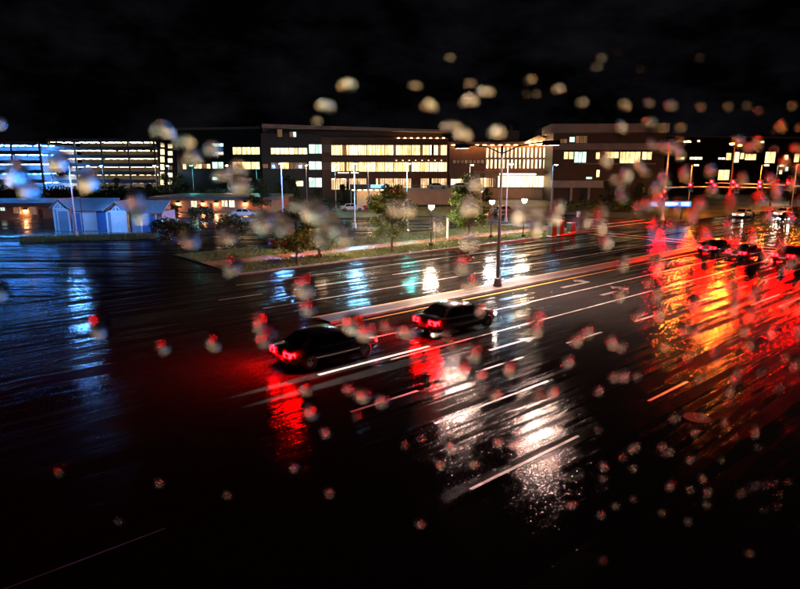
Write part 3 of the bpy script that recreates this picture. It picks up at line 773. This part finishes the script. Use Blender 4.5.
signal_pole('steel signal pole with red lights on the refuge beyond the crossing', 94, 25.6, 14, 5.6, 7.2, (3, 6.5, 10, 13), side=1)
#signal_pole('steel signal pole with red lights at the near corner of the tree lawn', 72, 44.5, 6, 4.6, 6.0, (2.5, 5.5))

# ================================================================== CARS
def paint(name, c): return surf('paint_' + name, c, 0.22, tuple(x * .9 for x in c), 2.0, coat=0.8)
M_TAIL = glow('tail_lamp', (1.0, .00003, .00006), 3400); M_TAILF = glow('far_tail_lamp', (1.0, .0003, .0008), 420); M_TAILOFF = surf('tail_lens', (.25, .01, .01), .15)
M_HEAD = glow('head_lamp', (1.0, .88, .74), 260); M_HEADOFF = surf('head_lens', (.6, .6, .6), .1)
def car_mesh_parts():
    st = [(-2.28, .70, .42, .80), (-2.15, .84, .30, .94), (-1.5, .90, .22, .98), (-.6, .91, .20, .96), (.5, .91, .20, .95), (1.3, .90, .22, .90), (1.95, .84, .28, .78), (2.28, .66, .38, .66)]
    vs, fs = [], []
    for (x, w, zb, zt) in st:
        h = zt - zb
        prof = [(0, zb), (w * .8, zb), (w * .97, zb + h * .2), (w, zb + h * .5), (w * .95, zb + h * .85), (w * .84, zt), (0, zt + .03)]
        full = prof + [(-y, z) for y, z in prof[-2:0:-1]]
        vs += [(x, y, z) for y, z in full]
    k = len(vs) // len(st)
    for i in range(len(st) - 1):
        for j in range(k): fs.append((i * k + j, (i + 1) * k + j, (i + 1) * k + (j + 1) % k, i * k + (j + 1) % k))
    fs.append(tuple(range(k))); fs.append(tuple((len(st) - 1) * k + j for j in range(k))[::-1])
    # cabin
    cs = [(-1.75, .76, .93, .95), (-1.05, .66, .90, 1.38), (-.3, .66, .9, 1.45), (.35, .64, .9, 1.40), (1.15, .76, .88, .92)]
    b = len(vs)
    for (x, w, zb, zt) in cs:
        prof = [(.80, zb - .02), (w, zt - .05), (w - .1, zt), (-(w - .1), zt), (-w, zt - .05), (-.80, zb - .02)]
        vs += [(x, y, z) for y, z in prof]
    for i in range(4):
        for j in range(5): fs.append((b + i * 6 + j, b + (i + 1) * 6 + j, b + (i + 1) * 6 + j + 1, b + i * 6 + j + 1))
    return vs, fs
CAR_V, CAR_F = car_mesh_parts()
CAR_ME = {}
def wheel_mesh():
    m = MB(); prof = [(.16, -.10), (.31, -.11), (.335, -.06), (.335, .06), (.31, .11), (.16, .10)]; k = 18
    for i in range(k):
        a = 2 * math.pi * i / k
        m.v += [Vector((r * math.cos(a), y, r * math.sin(a))) for r, y in prof]
    for i in range(k):
        for j in range(6): m.f.append((i * 6 + j, i * 6 + (j + 1) % 6, ((i + 1) % k) * 6 + (j + 1) % 6, ((i + 1) % k) * 6 + j))
    ty = mesh('tyre', m.v, m.f, M_TYRE, True)
    m = MB()
    m.tube([(0, -.07, 0), (0, .07, 0)], .19, 16)
    for i in range(5):
        a = 2 * math.pi * i / 5; c, s = math.cos(a), math.sin(a)
        for yy in (-.095, .075):
            m.add([(c * .04 - s * .03, yy, s * .04 + c * .03), (c * .04 + s * .03, yy, s * .04 - c * .03), (c * .19 + s * .02, yy, s * .19 - c * .02), (c * .19 - s * .02, yy, s * .19 + c * .02),
                   (c * .04 - s * .03, yy + .02, s * .04 + c * .03), (c * .04 + s * .03, yy + .02, s * .04 - c * .03), (c * .19 + s * .02, yy + .02, s * .19 - c * .02), (c * .19 - s * .02, yy + .02, s * .19 + c * .02)],
                  [(0, 1, 2, 3), (7, 6, 5, 4), (0, 4, 5, 1), (1, 5, 6, 2), (2, 6, 7, 3), (3, 7, 4, 0)])
    return ty, mesh('rim', m.v, m.f, M_RIM)
TYRE, RIM = wheel_mesh()
def quad(name, pts, mat, parent): return link(name, mesh(name, pts, [(0, 1, 2, 3)], mat), parent)
def car(label, pos, ang, pname, pcol, tail=False, head=False, beam=0.0, aim=None, group='cars on the road', tailmat=None):
    t = thing('car', pos, label, 'car', group, ang)
    if pname not in CAR_ME: CAR_ME[pname] = mesh('body', CAR_V, CAR_F, paint(pname, pcol), True)
    link('body', CAR_ME[pname], t)
    e = .012
    quad('windscreen', [(1.08, -.66, .95 + e), (1.08, .66, .95 + e), (.42, .52, 1.375 + e), (.42, -.52, 1.375 + e)], M_GLASSD, t).location = (.03, 0, .01)
    quad('rear_window', [(-1.66, .66, 1.0 + e), (-1.66, -.66, 1.0 + e), (-1.1, -.53, 1.35 + e), (-1.1, .53, 1.35 + e)], M_GLASSD, t).location = (-.03, 0, .02)
    for s in (1, -1):
        for (xa, xb, ya, yb) in ((-1.35, -.34, -1.02, -.36), (-.26, .85, -.28, .38)):
            w = MB().add([(xa, s * .80, .955), (xb, s * .80, .955), (yb, s * .675, 1.335), (ya, s * .675, 1.335), (xa, s * .76, .955), (xb, s * .76, .955), (yb, s * .63, 1.335), (ya, s * .63, 1.335)],
                          [(0, 1, 2, 3), (7, 6, 5, 4), (0, 4, 5, 1), (1, 5, 6, 2), (2, 6, 7, 3), (3, 7, 4, 0)])
            w.build('side_window', M_GLASSD, t)
        MB().box(.72, .9, s * .93 - .09, s * .93 + .09, .96, 1.08).build('mirror', CAR_ME[pname].materials[0], t)
        MB().add([(-2.26, s * .34, .66), (-2.235, s * .76, .66), (-2.2, s * .80, .84), (-2.26, s * .36, .86), (-2.0, s * .34, .66), (-2.0, s * .84, .66), (-2.0, s * .84, .85), (-2.0, s * .36, .86)],
                 [(0, 1, 2, 3), (7, 6, 5, 4), (0, 4, 5, 1), (1, 5, 6, 2), (2, 6, 7, 3), (3, 7, 4, 0)]).build('taillight', (tailmat or M_TAIL) if tail else M_TAILOFF, t).location = (-.035, 0, 0)
        MB().add([(2.24, s * .36, .52), (2.16, s * .72, .52), (2.12, s * .74, .64), (2.22, s * .38, .64), (2.0, s * .36, .52), (1.95, s * .80, .52), (1.95, s * .80, .66), (2.0, s * .38, .66)],
                 [(0, 1, 2, 3), (7, 6, 5, 4), (0, 4, 5, 1), (1, 5, 6, 2), (2, 6, 7, 3), (3, 7, 4, 0)]).build('headlight', M_HEAD if head else M_HEADOFF, t).location = (.05, 0, 0)
        for x in (-1.38, 1.40):
            w = link('wheel', TYRE, t, (x, s * .80, .335)); link('rim', RIM, w)
        if beam:
            ld = bpy.data.lights.new('headlight_beam', 'SPOT'); ld.energy = beam; ld.spot_size = math.radians(34); ld.spot_blend = .6; ld.shadow_soft_size = .06; ld.color = (1, .93, .84)
            lo = bpy.data.objects.new('headlight_beam', ld); COL.objects.link(lo); lo.parent = t
            lo.location = (2.36, s * .55, .62)
            dv = Vector((1, 0, -.055))
            if aim:
                ld.spot_size = math.radians(3.2)  # narrow added beam that only brightens the streak dash
                dv = Vector((aim, 0, -.62))
            lo.rotation_euler = dv.to_track_quat('-Z', 'Y').to_euler()
    MB().box(-2.32, -2.27, -.26, .26, .5, .62).build('number_plate', M_WHITE, t)
    return t
BLK = ('black', (.012, .012, .014))
CARS = [
 ('black car driving away behind the first one with red tail lights', RN(13.6, 20.7), RANG, *BLK, True, False, 0.),
 ('black car driving away with bright red tail lights by the median', RN(21.4, 20.6), RANG, *BLK, True, True, 500.),
 ('unseen black car added beyond the left edge to light the white streak dash', RN(-2.6, 18.67), RANG, *BLK, True, False, 230000., 15.0),  # out-of-view car added so its beam brightens the dash
 ('dark car waiting at the crossing in the lane by the median', RN(58.5, 20.6), RANG, 'grey', (.05, .05, .055), True, True, 0.),
 ('dark red car waiting at the crossing behind the stop line', RN(59.5, 17.2), RANG, 'maroon', (.12, .01, .012), True, True, 0.),
 ('black car driving on beyond the crossing', RN(104, 20.6), RANG, *BLK, True, True, 0.),
 ('grey car far beyond the crossing with red tail lights', RN(122, 17.2), RANG, 'grey', (.05, .05, .055), True, True, 0.),
 ('dark car queueing beyond the crossing beside the median', RN(112, 23.6), RANG, 'grey', (.05, .05, .055), True, True, 0.),
 ('maroon car queueing beyond the crossing in the outer lane', RN(116, 13.5), RANG, 'maroon', (.12, .01, .012), True, True, 0.),
 ('black car braking far down the road', RN(138, 20.6), RANG, *BLK, True, True, 0.),
 ('dark car just past the stop line in the turning lane', RN(60, 23.7), RANG, *BLK, True, True, 0.),
 ('white car coming towards the crossing with dazzling headlights', RN(116, 35.5), RANG + math.pi, 'white', (.6, .6, .6), False, True, 0.),
 ('silver car coming towards the crossing in the lane beside the kerb', RN(108, 39.0), RANG + math.pi, 'silver', (.4, .4, .42), False, True, 0.),
 ('black car coming towards the crossing in the lane by the median', RN(104, 31.2), RANG + math.pi, *BLK, False, True, 0.),
]
for a in CARS: car(*a, tailmat=M_TAILF if (a[1] - RN(0, 20)).length > 45 else None)
PK = [
 ('red car parked below the shelter beside a white car', P(375, 210.5), .15, 'red', (.45, .02, .02)),
 ('white car parked left of the red one below the shelter', P(352, 211), .15, 'white', (.6, .6, .6)),
 ('pale car parked on the raised drive before the office block', PD(437, 189.2, 139), .05, 'silver', (.4, .4, .42)),
 ('silver car parked on the raised drive nearer the entrance', PD(461, 189.2, 139), .05, 'silver', (.4, .4, .42)),
 ('red car parked beyond the brick path behind the leafy tree', RN(31, 53.5, .1), RANG, 'red', (.45, .02, .02)),
 ('dark car parked by the lawn under the entrance lights', P(505, 214), .3, 'grey', (.05, .05, .055)),
 ('white car parked before the low tan building', P(245, 217), .1, 'white', (.6, .6, .6)),
]
for a in PK:
    p = a[1].copy()
    if p.z > 1: p.z = 3.28
    car(a[0], p, *a[2:], group='parked cars')

# ================================================================== TREES
def tree_meshes(seed, H, R, trunk_h, leaves, leaf, mat, clumps=16, shape=1.0):
    rnd = random.Random(seed)
    m = MB(); m.tube([(0, 0, 0), (rnd.uniform(-.05, .05), 0, trunk_h * .6), (rnd.uniform(-.1, .1), rnd.uniform(-.1, .1), trunk_h), (rnd.uniform(-.2, .2), rnd.uniform(-.2, .2), H * .82)], [H * .022 + .02, H * .018, H * .014, .015], 7)
    cl = []
    for i in range(clumps):
        t = rnd.random(); z = trunk_h + (H - trunk_h) * (0.06 + .9 * t)
        rr = R * shape * math.sqrt(max(.05, 1 - (2 * t - .85) ** 2 * .8)) * rnd.uniform(.25, .95)
        a = rnd.uniform(0, 6.283)
        c = Vector((math.cos(a) * rr, math.sin(a) * rr, z)); cl.append((c, R * rnd.uniform(.22, .42)))
        s = Vector((0, 0, trunk_h + (z - trunk_h) * .45))
        m.tube([s, (s + c) / 2 + Vector((0, 0, .1)), c], [H * .008, H * .005, .008], 5, False)
    vs, fs = [], []
    for i in range(leaves):
        c, r = cl[rnd.randrange(len(cl))]
        d = Vector((rnd.gauss(0, 1), rnd.gauss(0, 1), rnd.gauss(0, .8))).normalized() * r * rnd.random() ** .5
        q = c + d; a = Vector((rnd.gauss(0, 1), rnd.gauss(0, 1), rnd.gauss(0, .6))).normalized() * leaf * rnd.uniform(.6, 1.2)
        b = a.orthogonal().normalized() * leaf * .55; k = len(vs)
        b.rotate(Matrix.Rotation(rnd.uniform(0, 6.28), 3, a.normalized()))
        vs += [q - a, q + b * .8, q + a, q - b * .8]; fs.append((k, k + 1, k + 2, k + 3))
    return mesh('trunk', m.v, m.f, M_BARK, True), mesh('crown', vs, fs, mat)
def tree(label, pos, ms, scale=1.0, rz=0., group='trees', name='tree', cat='tree'):
    t = thing(name, pos, label, cat, group, rz); t.scale = (scale,) * 3
    link('trunk' if name == 'tree' else 'stem', ms[0], t); link('crown' if name == 'tree' else 'foliage', ms[1], t)
    return t
T_A = tree_meshes(1, 6.4, 2.1, 1.6, 6500, .17, M_LEAF, 30)
T_B = tree_meshes(2, 6.8, 2.0, 1.7, 6500, .17, M_LEAF, 30)
T_C = tree_meshes(3, 4.8, 1.8, 1.2, 5200, .15, M_LEAF, 26)
T_D = tree_meshes(4, 8.0, 3.2, 1.5, 2200, .30, M_LEAFD, 26)
T_E = tree_meshes(5, 7.0, 2.6, 1.2, 1800, .28, M_LEAFD, 22)
BUSH = tree_meshes(6, 1.7, 1.3, .15, 900, .14, M_LEAFD, 14)
tree('slender leafy kerb tree left of the short path lamp', P(392, 253, VZ), T_A, 1.0, .4, 'kerb trees')
tree('leafy kerb tree before the lobby lights, last before the corner', P(468, 243.5, VZ), T_B, 1.02, 1.4, 'kerb trees')
tree('small bright-leaved tree beside the red car', P(297, 263, VZ), T_C, 1.0, 2.0, 'kerb trees')
tree('small thin tree just right of the bright-leaved one', P(318.5, 259.5, VZ), T_C, .78, 4.2, 'kerb trees')
FT = [('dark tree before the office block sign', 343, 205, T_E, .62), ('dark bushy tree below the greenish corner windows', 318, 208, T_E, .55), ('dark tree at the end of the low tan building', 262, 213, T_D, .75),
      ('broad dark tree behind the blue lot lamp', 290, 207, T_D, .8), ('dark tree left of the stair tower lamp', 166, 197, T_E, .9), ('dark tree right of the blue tower lamp', 179, 197, T_D, .8),
      ('dark tree before the garage middle', 118, 195, T_E, .7), ('dark tree at the left edge of the dark wing', 200, 196, T_E, .75), ('dark tree over the second shed end', 150, 202, T_E, .6),
      ('dark tree before the concrete building columns', 606, 206, T_E, .75), ('rounded dark tree beside the far block', 640, 204, T_D, .6), ('green lit tree behind the crossing', 770, 206, T_E, .9),
      ('dark tree behind the crossing beside the green lit one', 790, 205, T_D, .8), ('dark tree in front of the wing windows', 238, 199, T_E, .8), ('dark tree at the right end of the raised drive', 486, 205, T_E, .5),
      ('dark tree before the blue-white garage', 20, 197, T_D, .7), ('dark tree at the left edge beyond the low building', -5, 198, T_D, .8)]
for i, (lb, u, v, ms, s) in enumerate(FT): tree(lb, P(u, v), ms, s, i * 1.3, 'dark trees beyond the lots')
BS = [('low dark bush before the orange wall of the tan building', 176, 213.5, 1.0), ('low dark bush left of the leafy kerb tree', 345, 232, .9), ('dark shrub right of the second shed', 166, 236, 1.3), ('dark shrub beside the parked red car', 283, 250, 1.1),
      ('dark shrub behind the low wall lamp building', 22, 216.5, 1.0), ('round dark shrub by the forecourt', 200, 225, 1.6), ('round dark shrub on the rough ground left of the kerb tree', 232, 240, 1.6), ('dark shrub at the lot corner', 330, 213, 1.5), ('tall dark shrub at the end of the grass by the sheds', 176, 243, 1.5)]
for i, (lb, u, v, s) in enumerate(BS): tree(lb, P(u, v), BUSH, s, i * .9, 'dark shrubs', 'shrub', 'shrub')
# dark hedge running behind the low buildings
def hedge(label, uL, uR, Y, h):
    a, b = Vector((XU(uL, Y), Y, 0)), Vector((XU(uR, Y), Y, 0)); L = (b - a).length
    t = thing('hedge', a, label, 'hedge', 'dark hedges'); rnd = random.Random(int(uL + 900)); vs, fs = [], []
    MB().box(0, L, -.6, .6, 0, h * .8).build('core', M_LEAFD, t)
    for i in range(int(L * 60)):
        q = Vector((rnd.uniform(0, L), rnd.uniform(-1, 1), h * rnd.uniform(.0, 1.0) + .3 * math.sin(rnd.random() * 9)))
        A = Vector((rnd.gauss(0, 1), rnd.gauss(0, 1), rnd.gauss(0, 1))).normalized() * .3; Bv = A.orthogonal() * .6; k = len(vs)
        vs += [q - A, q + Bv, q + A, q - Bv]; fs.append((k, k + 1, k + 2, k + 3))
    link('foliage', mesh('foliage', vs, fs, M_LEAFD), t)
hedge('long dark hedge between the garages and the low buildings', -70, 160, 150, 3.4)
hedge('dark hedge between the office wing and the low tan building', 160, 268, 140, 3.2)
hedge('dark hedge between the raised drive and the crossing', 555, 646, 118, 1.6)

# ================================================================== STREET FURNITURE
def cabinet(label, u, v, w, h, top=None):
    t = thing('utility_cabinet', P(u, v, VZ), label, 'utility cabinet', 'cabinets at the corner', RANG)
    MB().box(-w / 2 - .05, w / 2 + .05, -.35, .35, 0, .12).build('plinth', M_CONC, t)
    MB().box(-w / 2, w / 2, -.3, .3, .12, h).build('body', M_CAB, t)
    MB().box(-w / 2 - .03, w / 2 + .03, -.33, .33, h, h + .06).build('lid', top or M_STEEL, t)
    d = MB().box(-w / 2 + .06, w / 2 - .06, -.325, -.302, .2, h - .08).build('door', M_CAB, t)
    MB().box(w / 2 - .2, w / 2 - .14, -.36, -.326, h * .5, h * .5 + .18).build('handle', M_BLACK, d)
M_CAB = surf('cabinet_paint', (.035, .04, .038), .7, spec=.2)
M_ORANGE = surf('orange_board', (.75, .22, .04), .5)
cabinet('tall grey utility cabinet with orange top at the corner', 552, 236.5, .9, 2.0, M_ORANGE)
cabinet('grey utility cabinet right of the orange-topped one', 559.5, 235.2, .8, 1.7)
cabinet('low grey utility cabinet nearest the cross street', 571, 232.5, 1.1, 1.2)
def sign_post(label, u, v, h, w, hp, mat):
    t = thing('sign_post', P(u, v, VZ), label, 'sign', None, RANG)
    MB().tube([(0, 0, 0), (0, 0, h)], .03, 6).build('post', M_STEEL, t)
    MB().box(-.03, -.045, -w / 2, w / 2, h - hp, h).build('panel', mat, t)
sign_post('narrow sign on a thin post right of the short path lamp', 434.5, 244, 2.3, .28, .9, M_STEEL)
sign_post('white post sign between the path lamp and the last kerb tree', 447.5, 242, 2.6, .3, 2.2, M_WHITE)
sign_post('small sign on a post by the crossing corner', 578, 230, 2.4, .6, .75, M_WHITE)
mh = MB(); mh.tube([(0, 0, .002), (0, 0, .014)], .42, 28)
o = mh.build('added_disc', surf('dark_disc', (.012, .012, .013), .7, bump=.4, spec=.05), None, P(697, 418)); tag(o, 'round dark disc put in for a thin red arc in the near lane', 'added disc')  # made-up disc where a thin red arc of light shows
pp = P(84, 234.5)
t = thing('flag_pole', pp, 'thin black pole standing before the sheds', 'pole'); MB().tube([(0, 0, 0), (0, 0, .3)], .14, 10).build('base', M_CONC, t); MB().tube([(0, 0, .3), (0, 0, 6.3)], [.06, .035], 8).build('pole', M_BLACK, t)

# ================================================================== WINDOW WITH RAINDROPS
PANE_Y = 0.25
Wn = thing('window', (0, PANE_Y, CAM_H - 1.3), 'rain-spotted window pane the view is seen through', 'window')
mp_, n_, l_, o_ = new_mat('clear_pane')
tr_ = n_.new('ShaderNodeBsdfTransparent'); tr_.inputs['Color'].default_value = (1, 1, 1, 1); l_.new(tr_.outputs[0], o_.inputs[0])
MB().box(-1.45, 1.45, 0.0, 0.006, 0.05, 2.35).build('pane', mp_, Wn)
fr = MB(); fr.box(-1.52, 1.52, -.03, .04, -.02, .05); fr.box(-1.52, 1.52, -.03, .04, 2.35, 2.42); fr.box(-1.52, -1.45, -.03, .04, .05, 2.35); fr.box(1.45, 1.52, -.03, .04, .05, 2.35)
fr.build('frame', M_BLACK, Wn)
mw_, n_, l_, o_ = new_mat('rain_water')
gl_ = n_.new('ShaderNodeBsdfGlass'); gl_.inputs['IOR'].default_value = 1.333; gl_.inputs['Roughness'].default_value = 0.0; l_.new(gl_.outputs[0], o_.inputs[0])
def drop_mesh(seed, hgt):
    rnd = random.Random(seed); rings, k = 7, 20; vs, fs = [], []
    ph = [rnd.uniform(0, 6.28) for _ in range(3)]
    def out_(a): return 1 + .05 * math.sin(a + ph[0]) + .05 * math.sin(2 * a + ph[1]) + .03 * math.sin(3 * a + ph[2])
    # cap of a sphere of contact height hgt (times the radius), flat face on the pane, fuller below
    Rs = (1 + hgt * hgt) / (2 * hgt)
    for i in range(rings + 1):
        t = i / rings
        for j in range(k):
            a = 2 * math.pi * j / k; rr = (1 - t) ** .8 * out_(a) if t < 1 else 0
            if t == 1: continue
            rad = (1 - t) ** .8
            y = math.sqrt(max(0, Rs * Rs - rad * rad)) - (Rs - hgt)
            x, z = rr * math.cos(a), rr * math.sin(a)
            vs.append((x, y, z - .12 * y))
    vs.append((0, hgt, -.12 * hgt)); top = len(vs) - 1
    for i in range(rings - 1):
        for j in range(k): fs.append((i * k + j, (i + 1) * k + j, (i + 1) * k + (j + 1) % k, i * k + (j + 1) % k))
    for j in range(k): fs.append(((rings - 1) * k + j, top, (rings - 1) * k + (j + 1) % k))
    fs.append(tuple(range(k)))
    me = mesh('raindrop', vs, fs, mw_)
    for p in me.polygons[:-1]: p.use_smooth = True
    bm = bmesh.new(); bm.from_mesh(me); bmesh.ops.recalc_face_normals(bm, faces=bm.faces)
    for e in bm.edges:
        if len(e.link_faces) == 2 and (len(e.link_faces[0].verts) > 4) != (len(e.link_faces[1].verts) > 4): e.smooth = False
    bm.to_mesh(me); bm.free()
    return me
HG = (.16, .21, .27, .34, .43, .54, .68, .82)
DM = [[drop_mesh(10 * a + b, h) for b in range(3)] for a, h in enumerate(HG)]
DROPS = [(348,94,12,12),(326,112,11,11),(322,122,9,5),(429,111,9,10),(415,88,7,4),(470,88,7,6),(485,96,9,9),(469,106,9,10),(531,86,8,8),(531,96,7,6),(558,94,7,7),(582,106,6,6),(624,109,6,8),(618,56,6,5),(597,70,5,5),(568,4,5,5),(648,105,4,4),(670,109,6,7),(700,110,4,5),(727,111,3,6),(746,108,3,4),(757,112,3,3),(791,109,4,5),(602,62,5,5),
 (163,135,13,12),(183,145,12,9),(192,160,10,9),(213,152,8,9),(222,176,10,8),(240,185,11,10),(239,168,9,8),(262,220,11,13),(283,224,10,11),(297,205,9,6),(313,210,14,11),(330,222,13,12),(346,237,11,8),(322,236,10,9),(233,266,10,10),(228,235,9,9),(190,238,10,11),(100,325,11,16),(88,180,12,13),(138,205,11,17),(60,165,14,15),(18,175,16,14),(30,190,14,9),(3,128,5,8),(2,290,7,12),
 (451,128,11,5),(463,137,9,8),(497,136,9,9),(475,185,8,8),(470,208,10,10),(518,213,10,10),(536,222,8,12),(558,208,7,7),(583,220,9,10),(600,220,7,13),(606,240,6,9),(470,240,10,9),(461,264,10,12),(470,282,11,9),(440,225,8,9),(395,210,10,7),(408,208,9,7),
 (305,285,11,15),(308,307,9,9),(263,322,9,14),(265,338,9,9),(352,322,12,11),(366,330,11,10),(405,330,13,9),(311,408,9,11),(363,393,9,9),(381,398,9,9),(214,341,8,10),(165,345,8,10),(475,350,7,12),(463,366,7,11),(480,373,6,7),(508,365,7,10),(536,318,7,8),(536,328,7,9),(587,330,6,8),(567,360,6,8),(554,215,8,8),(620,345,5,6),(637,314,6,6),(613,375,5,6),(623,374,6,7),(598,388,5,6),(473,461,7,7),(420,522,6,6),(495,392,7,7),(551,390,7,8),(498,440,6,6),
 (570,502,5,5),(600,513,5,5),(603,464,5,7),(602,475,4,5),(631,446,5,6),(632,467,4,4),(622,454,4,5),(661,444,4,4),(669,450,5,5),(669,482,5,7),(689,458,4,4),(702,477,4,5),(707,489,4,6),(706,502,4,4),(689,488,4,4),(740,492,4,4),(755,430,4,7),(757,446,3,3),(694,430,4,5),(729,390,4,6),(728,401,4,4),(778,386,3,5),(773,482,3,3),(779,493,3,3),(777,504,3,4),(754,484,3,4),(765,484,3,3),(763,508,3,3),(787,480,3,3),(749,552,4,4),(602,558,5,5),(633,497,3,4),(720,458,3,3),(700,415,6,3),(673,417,5,4),(724,421,4,5),
 (605,160,6,9),(638,165,6,7),(655,230,6,10),(622,262,6,9),(648,205,6,7),(672,150,7,8),(678,156,6,7),(700,205,7,7),(712,190,6,6),(730,200,6,7),(741,180,5,7),(748,150,6,5),(757,200,6,9),(768,215,6,7),(775,190,6,8),(783,165,6,8),(790,185,6,6),(795,150,6,5),(693,215,6,8),(727,225,4,8),(752,235,5,8),(735,245,5,9),(765,255,5,7),(779,243,5,7),(733,305,5,11),(752,292,6,9),(786,300,5,9),(770,330,5,7),(743,330,5,7),(790,262,5,8),(664,180,6,9),(685,175,6,8),(657,262,6,12),(656,290,6,14),(658,312,6,9),
 (610,45,4,4),(560,35,4,4),(640,72,4,4),(505,20,4,4),(680,130,4,4),(700,60,3,3),(450,60,4,4),(270,330,7,8),(160,480,5,6),(228,492,5,7),(330,490,6,6),(60,470,5,5),(120,520,4,4)]
def drop_level(v):
    # drop height chosen by row so each drop bends bright lights into view
    a = 1 if v < 60 else 2 if v < 125 else 1 if v < 250 else 4 if v < 320 else 5 if v < 420 else 7
    return max(0, min(7, a + random.choice((-1, 0, 0, 1))))
rd_ = random.Random(11)
for _ in range(80):
    r_ = rd_.uniform(2.5, 6.5); DROPS.append((800 - 190 * rd_.random() ** 1.4, rd_.uniform(125, 380), r_, r_ * rd_.uniform(1, 1.5)))
for _ in range(18):
    r_ = rd_.uniform(3, 7.5); DROPS.append((rd_.uniform(285, 600), rd_.uniform(290, 470), r_, r_ * rd_.uniform(1, 1.4)))
for _ in range(8):
    r_ = rd_.uniform(2, 4); DROPS.append((rd_.uniform(560, 800), rd_.uniform(400, 540), r_, r_ * rd_.uniform(1, 1.4)))
for i, (u, v, rx, rz) in enumerate(DROPS):
    q = PD(u, v, PANE_Y + .0065)
    s = (PANE_Y * CP + (CAM_H - q.z) * SP) / F_PX
    o = link('raindrop', DM[drop_level(v)][i % 3], Wn, (q.x, .0065, q.z - (CAM_H - 1.3)))
    k = .95
    o.scale = (rx * s * k, (rx + rz) / 2 * s * k, rz * s * k * 1.12)
